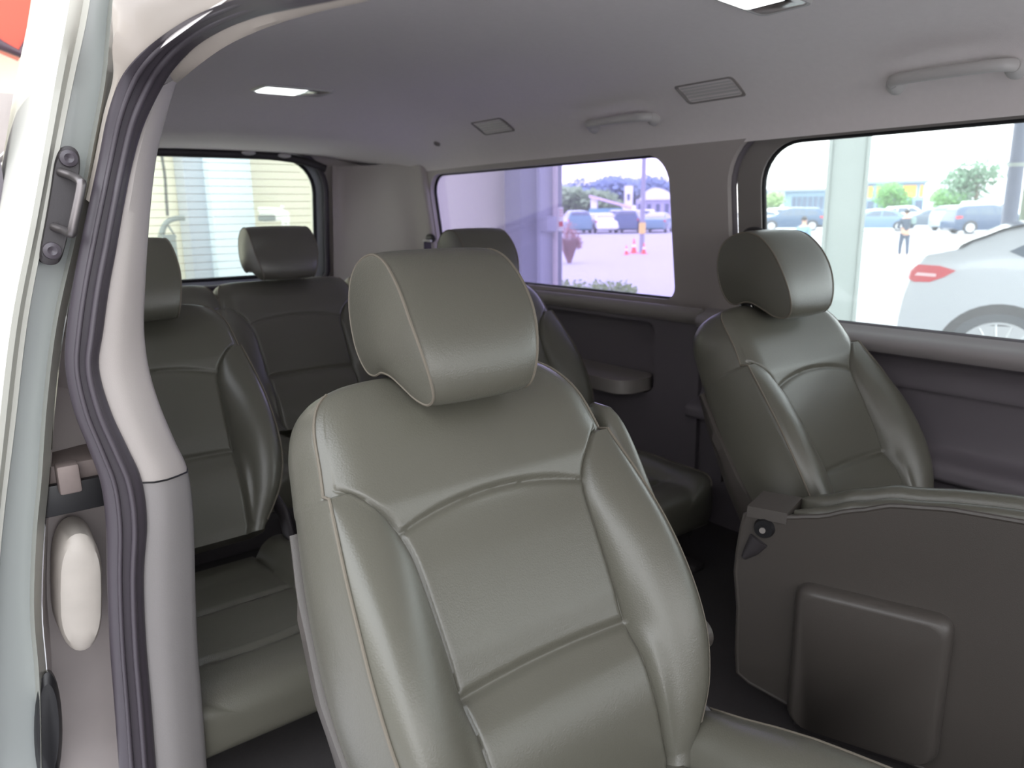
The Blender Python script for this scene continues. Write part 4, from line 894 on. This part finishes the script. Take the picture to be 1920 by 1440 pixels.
for x in (-2.4, 2.4):
    for e in (-1, 1): MB().disc((x, e*1.0, 0.4), (0, e, 0), 0.4, 0.18, 20).build('wheel', tyre, t, local=True)
# row of cars across the car park behind the lavender window
lab = ['teal car first right of the dry shrub in the far row', 'white hatchback second in the far row', 'dark blue car left of the pole in the far row', 'teal saloon right of the pole in the far row']
for i, (px, k, c, r_) in enumerate([(1080, SUV, teal, False), (1131, SED, pwhite, False), (1182, SUV, dblue, True), (1234, SED, teal, True)]):
    bgcar(k, px, 58, r_, c, lab[i], yawoff=1.42 if r_ else -1.42)
lab2 = ['pale car of the second row above the white hatchback', 'silver car of the second row left of the pole', 'white car of the second row right of the pole']
for i, (px, k, c) in enumerate([(1106, SED, silver), (1158, SUV, silver), (1212, SUV, pwhite)]): bgcar(k, px, 66, i % 2 == 0, c, lab2[i], yawoff=1.42)

# distant buildings
def building(px0, px1, D, z1, name, label, m, z0=0, depth=6, cat='building'):
    a, b_ = atG(px0, D), atG(px1, D); mid = (a+b_)/2; L_ = (b_-a).length; ang = math.atan2((b_-a).y, (b_-a).x)
    t = thing(name, label, cat, tuple(mid), ang); MB().box((0, depth/2, z1/2), (L_, depth, z1)).build('wall', m, t, local=True); return t, L_
bwall = mat('blue_grey_cladding', lin(150, 176, 196), 0.6); bdark = mat('dark_glazing', lin(96, 108, 130), 0.3); org = mat('orange_panel', lin(255, 176, 84), 0.5); roofm = mat('grey_roof', lin(150, 158, 172), 0.6)
t, L_ = building(1622, 1730, 100, 4.3, 'showroom_building', 'long low showroom with orange panels beyond the parked cars', bwall)
MB().box((0, 2.6, 4.45), (L_+0.6, 7, 0.3)).build('roof', roofm, t, local=True)
for cx, w in ((-L_*.44, L_*.08), (-L_*.30, L_*.06), (L_*.24, L_*.22), (L_*.44, L_*.05)): MB().box((cx, -0.06, 3.35), (w, 0.12, 1.3)).build('orange_panel', org, t, local=True)
for k in range(6): MB().box((-L_/2+L_*(k+.5)/6, -0.05, 1.5), (L_/8, 0.1, 1.6)).build('window', bdark, t, local=True)
t, L_ = building(1432, 1560, 100, 3.6, 'depot_building', 'pale depot building with a row of dark bays left of the wide column', bwall)
MB().box((0, 2.6, 3.75), (L_+0.6, 7, 0.3)).build('roof', roofm, t, local=True)
for k in range(7): MB().box((-L_*.1+L_*.55*(k+.5)/7, -0.05, 2.2), (L_*.06, 0.1, 1.5)).build('bay', bdark, t, local=True)
for k in range(3): MB().box((-L_*.42+L_*.09*k, -0.2, 2.2), (0.5, 0.4, 4.4)).build('pier', wt, t, local=True)
t, L_ = building(1192, 1275, 116, 3.2, 'pavilion_building', 'pavilion with a curved white roof right of the pole', mat('lavender_grey_wall', lin(190, 188, 206), 0.6))
cr = []
for i in range(13): u = -1+2*i/12; cr.append([Vector((u*L_*.42, -0.6, 3.3+1.5*(1-u*u)*(1-.3*u))), Vector((u*L_*.42, 6.5, 3.3+1.5*(1-u*u)*(1-.3*u))), Vector((u*L_*.42, 6.5, 3.1)), Vector((u*L_*.42, -0.6, 3.1))])
MB().loft(cr).build('roof', wt, t, local=True)
for k in range(5): MB().box((-L_/2+L_*(k+.5)/5, -0.05, 1.7), (L_*.09, 0.1, 1.6)).build('window', bdark, t, local=True)
t, L_ = building(1170, 1186, 106, 4.9, 'white_tower', 'small white tower block left of the pole', wt)
MB().box((0, -0.05, 3.4), (L_*.3, 0.1, 0.8)).build('window', bdark, t, local=True)
t, L_ = building(1104, 1168, 92, 1.9, 'shed', 'long shed with a pinkish roof sloping down to the right', mat('green_shed_wall', lin(120, 170, 176), 0.6))
MB().loft([[Vector((-L_/2, -0.5, 3.5)), Vector((-L_/2, 6.5, 3.5)), Vector((-L_/2, 6.5, 3.2)), Vector((-L_/2, -0.5, 3.2))], [Vector((L_/2+1, -0.5, 2.1)), Vector((L_/2+1, 6.5, 2.1)), Vector((L_/2+1, 6.5, 1.8)), Vector((L_/2+1, -0.5, 1.8))]]).build('roof', mat('pink_roof', lin(226, 204, 214), 0.6), t, local=True, smooth=False)
MB().box((-L_*.35, 3, 1.6), (L_*.2, 5.8, 3.0)).build('gable', wt, t, local=True)

# ------------------------------------------------------------- people
def skinmesh(nodes, edges, sub=1):
    me = bpy.data.meshes.new('s'); me.from_pydata([n[0] for n in nodes], edges, []); o = bpy.data.objects.new('s', me); COL.objects.link(o)
    sk = o.modifiers.new('k', 'SKIN'); sk.use_smooth_shade = True; o.modifiers.new('u', 'SUBSURF').levels = sub
    for i, n in enumerate(nodes):
        r = n[1]; me.skin_vertices[0].data[i].radius = (r, r) if not isinstance(r, tuple) else r
    me.skin_vertices[0].data[0].use_root = True
    dg = bpy.context.evaluated_depsgraph_get(); out = bpy.data.meshes.new_from_object(o.evaluated_get(dg)); bpy.data.objects.remove(o); return out
def linkmesh(me, name, m, parent):
    o = bpy.data.objects.new(name, me); COL.objects.link(o); o.parent = parent; me.materials.clear(); me.materials.append(m); me.shade_smooth(); return o
skin = mat('skin', lin(206, 160, 136), 0.6); hair = mat('dark_hair', lin(44, 38, 38), 0.7)
def person(px, D, H, rz, shirt, trousers, label, holding=True, walk=0.12):
    p = atG(px, D); v = Vector((p.x, p.y, 0)).normalized(); t = thing('person', label, 'person', tuple(p), math.atan2(v.y, v.x)+math.pi/2+rz)
    s = H/1.75; V_ = lambda x, y, z: (x*s, y*s, z*s)        # x sideways, -y to the front
    hl = [((.25, -.30, 1.02) if holding else (.27, -.05, .82)), ((-.22, -.32, 1.02) if holding else (-.27, .02, .82))]
    el = [((.26, -.04, 1.12) if holding else (.27, .02, 1.10)), ((-.26, -.04, 1.12) if holding else (-.27, .05, 1.10))]
    if holding: hl = [(.06, -.30, 1.10), (-.06, -.30, 1.10)]
    nodes = [(V_(0, 0, .95), .13*s), (V_(0, 0, 1.18), .115*s), (V_(0, 0, 1.40), .12*s), (V_(0, -.01, 1.50), .055*s), (V_(0, -.02, 1.60), .078*s), (V_(0, -.02, 1.70), .07*s)]
    E_ = [(0, 1), (1, 2), (2, 3), (3, 4), (4, 5)]
    for k, e in enumerate((1, -1)):
        b0 = len(nodes); wk = walk*e
        nodes += [(V_(e*.17, 0, 1.41), .058*s), (V_(*el[k]), .043*s), (V_(*hl[k]), .03*s)]; E_ += [(2, b0), (b0, b0+1), (b0+1, b0+2)]
        hx = Vector(hl[k]); dirv = (hx-Vector(el[k])).normalized(); sd = dirv.cross(Vector((0, 0, 1))).normalized()
        nodes.append((V_(*(hx+dirv*.07)), .032*s)); E_.append((b0+2, b0+3))
        for q, ln in ((-1.5, .065), (-.5, .08), (.5, .085), (1.5, .07)):
            nodes.append((V_(*(hx+dirv*(.09+ln)+sd*q*.018)), .009*s)); E_.append((b0+3, len(nodes)-1))
        nodes.append((V_(*(hx+dirv*.10+sd*e*-.06)), .010*s)); E_.append((b0+2, len(nodes)-1))
        l0 = len(nodes)
        nodes += [(V_(e*.09, 0, .86), .095*s), (V_(e*.09, -wk*.8-.02, .49), .062*s), (V_(e*.09, -wk, .09), .042*s), (V_(e*.10, -wk-.14, .04), .036*s)]; E_ += [(0, l0), (l0, l0+1), (l0+1, l0+2), (l0+2, l0+3)]
    linkmesh(skinmesh(nodes, E_), 'body', skin, t)
    sh = [(V_(0, 0, .92), .150*s), (V_(0, 0, 1.18), .140*s), (V_(0, 0, 1.38), .145*s), (V_(0, 0, 1.45), .07*s)]; ee = [(0, 1), (1, 2), (2, 3)]
    for k, e in enumerate((1, -1)):
        b0 = len(sh); m_ = Vector(el[k]).lerp(Vector(hl[k]), .75 if holding else 0.0); sh += [(V_(e*.18, 0, 1.40), .075*s), (V_(*el[k]), .058*s)]; ee += [(2, b0), (b0, b0+1)]
        if holding: sh.append((V_(*m_), .045*s)); ee.append((b0+1, b0+2))
    linkmesh(skinmesh(sh, ee), 'shirt', shirt, t)
    tr_ = [(V_(0, 0, .96), .145*s)]; ee = []
    for e in (1, -1):
        wk = walk*e; l0 = len(tr_); tr_ += [(V_(e*.09, 0, .84), .108*s), (V_(e*.09, -wk*.8-.02, .49), .078*s), (V_(e*.09, -wk+.01, .13), .060*s)]; ee += [(0, l0), (l0, l0+1), (l0+1, l0+2)]
    linkmesh(skinmesh(tr_, ee), 'trousers', trousers, t)
    for e in (1, -1):
        wk = walk*e; MB().tube([V_(e*.09, -wk+.06, .05), V_(e*.095, -wk-.05, .045), V_(e*.10, -wk-.19, .035)], [.045*s, .05*s, .03*s], 12).build('shoe', mat('pale_shoe', lin(220, 222, 226), 0.6), t, local=True)
    hb = MB()
    R_ = []
    for i in range(9):
        a = math.pi*(0.02+0.55*i/8); R_.append([Vector(V_(0.092*math.sin(a)*math.cos(q), -0.012+0.105*math.sin(a)*math.sin(q)+0.012, 1.665+0.115*math.cos(a)+(0.045 if math.sin(q) < -0.3 and i > 5 else 0))) for q in [k*2*math.pi/20 for k in range(20)]])
    hb.loft(R_).build('hair', hair, t, local=True)
    MB().loft([[Vector(V_(0.012*math.cos(q)*r, -0.10-d, 1.635+0.03*math.sin(q)*r)) for q in [k*math.pi/4 for k in range(8)]] for r, d in ((1, 0), (.4, .022))]).build('nose', skin, t, local=True)
    for e in (-1, 1): MB().ball(V_(e*.03, -.092, 1.665), .010*s, 8, 6).build('eye', hair, t, local=True); MB().ball(V_(e*.083, -.01, 1.645), (.012*s, .02*s, .03*s), 8, 6).build('ear', skin, t, local=True)
    MB().ball(V_(0, -.090, 1.59), (.024*s, .012*s, .007*s), 10, 6).build('mouth', mat('lips', lin(170, 105, 100), 0.6), t, local=True)
    return t
pa = person(1701, 27, 1.50, 0.35, mat('dark_shirt', lin(62, 72, 88), 0.8), mat('dark_trousers', lin(66, 76, 96), 0.85), 'person in dark clothes walking across the bright car park, hands held together')
MB().box((-0.22*.86, 0.05, 1.36*.86), (0.16, 0.16, 0.22), 0.05).build('shoulder_bag', mat('grey_green_bag', lin(120, 140, 136), 0.8), pa, local=True)
person(1509, 21, 1.38, -0.5, mat('light_blue_shirt', lin(120, 152, 178), 0.8), mat('beige_shorts', lin(208, 190, 168), 0.8), 'boy in a light blue shirt standing left of the wide column', holding=False, walk=0.04)
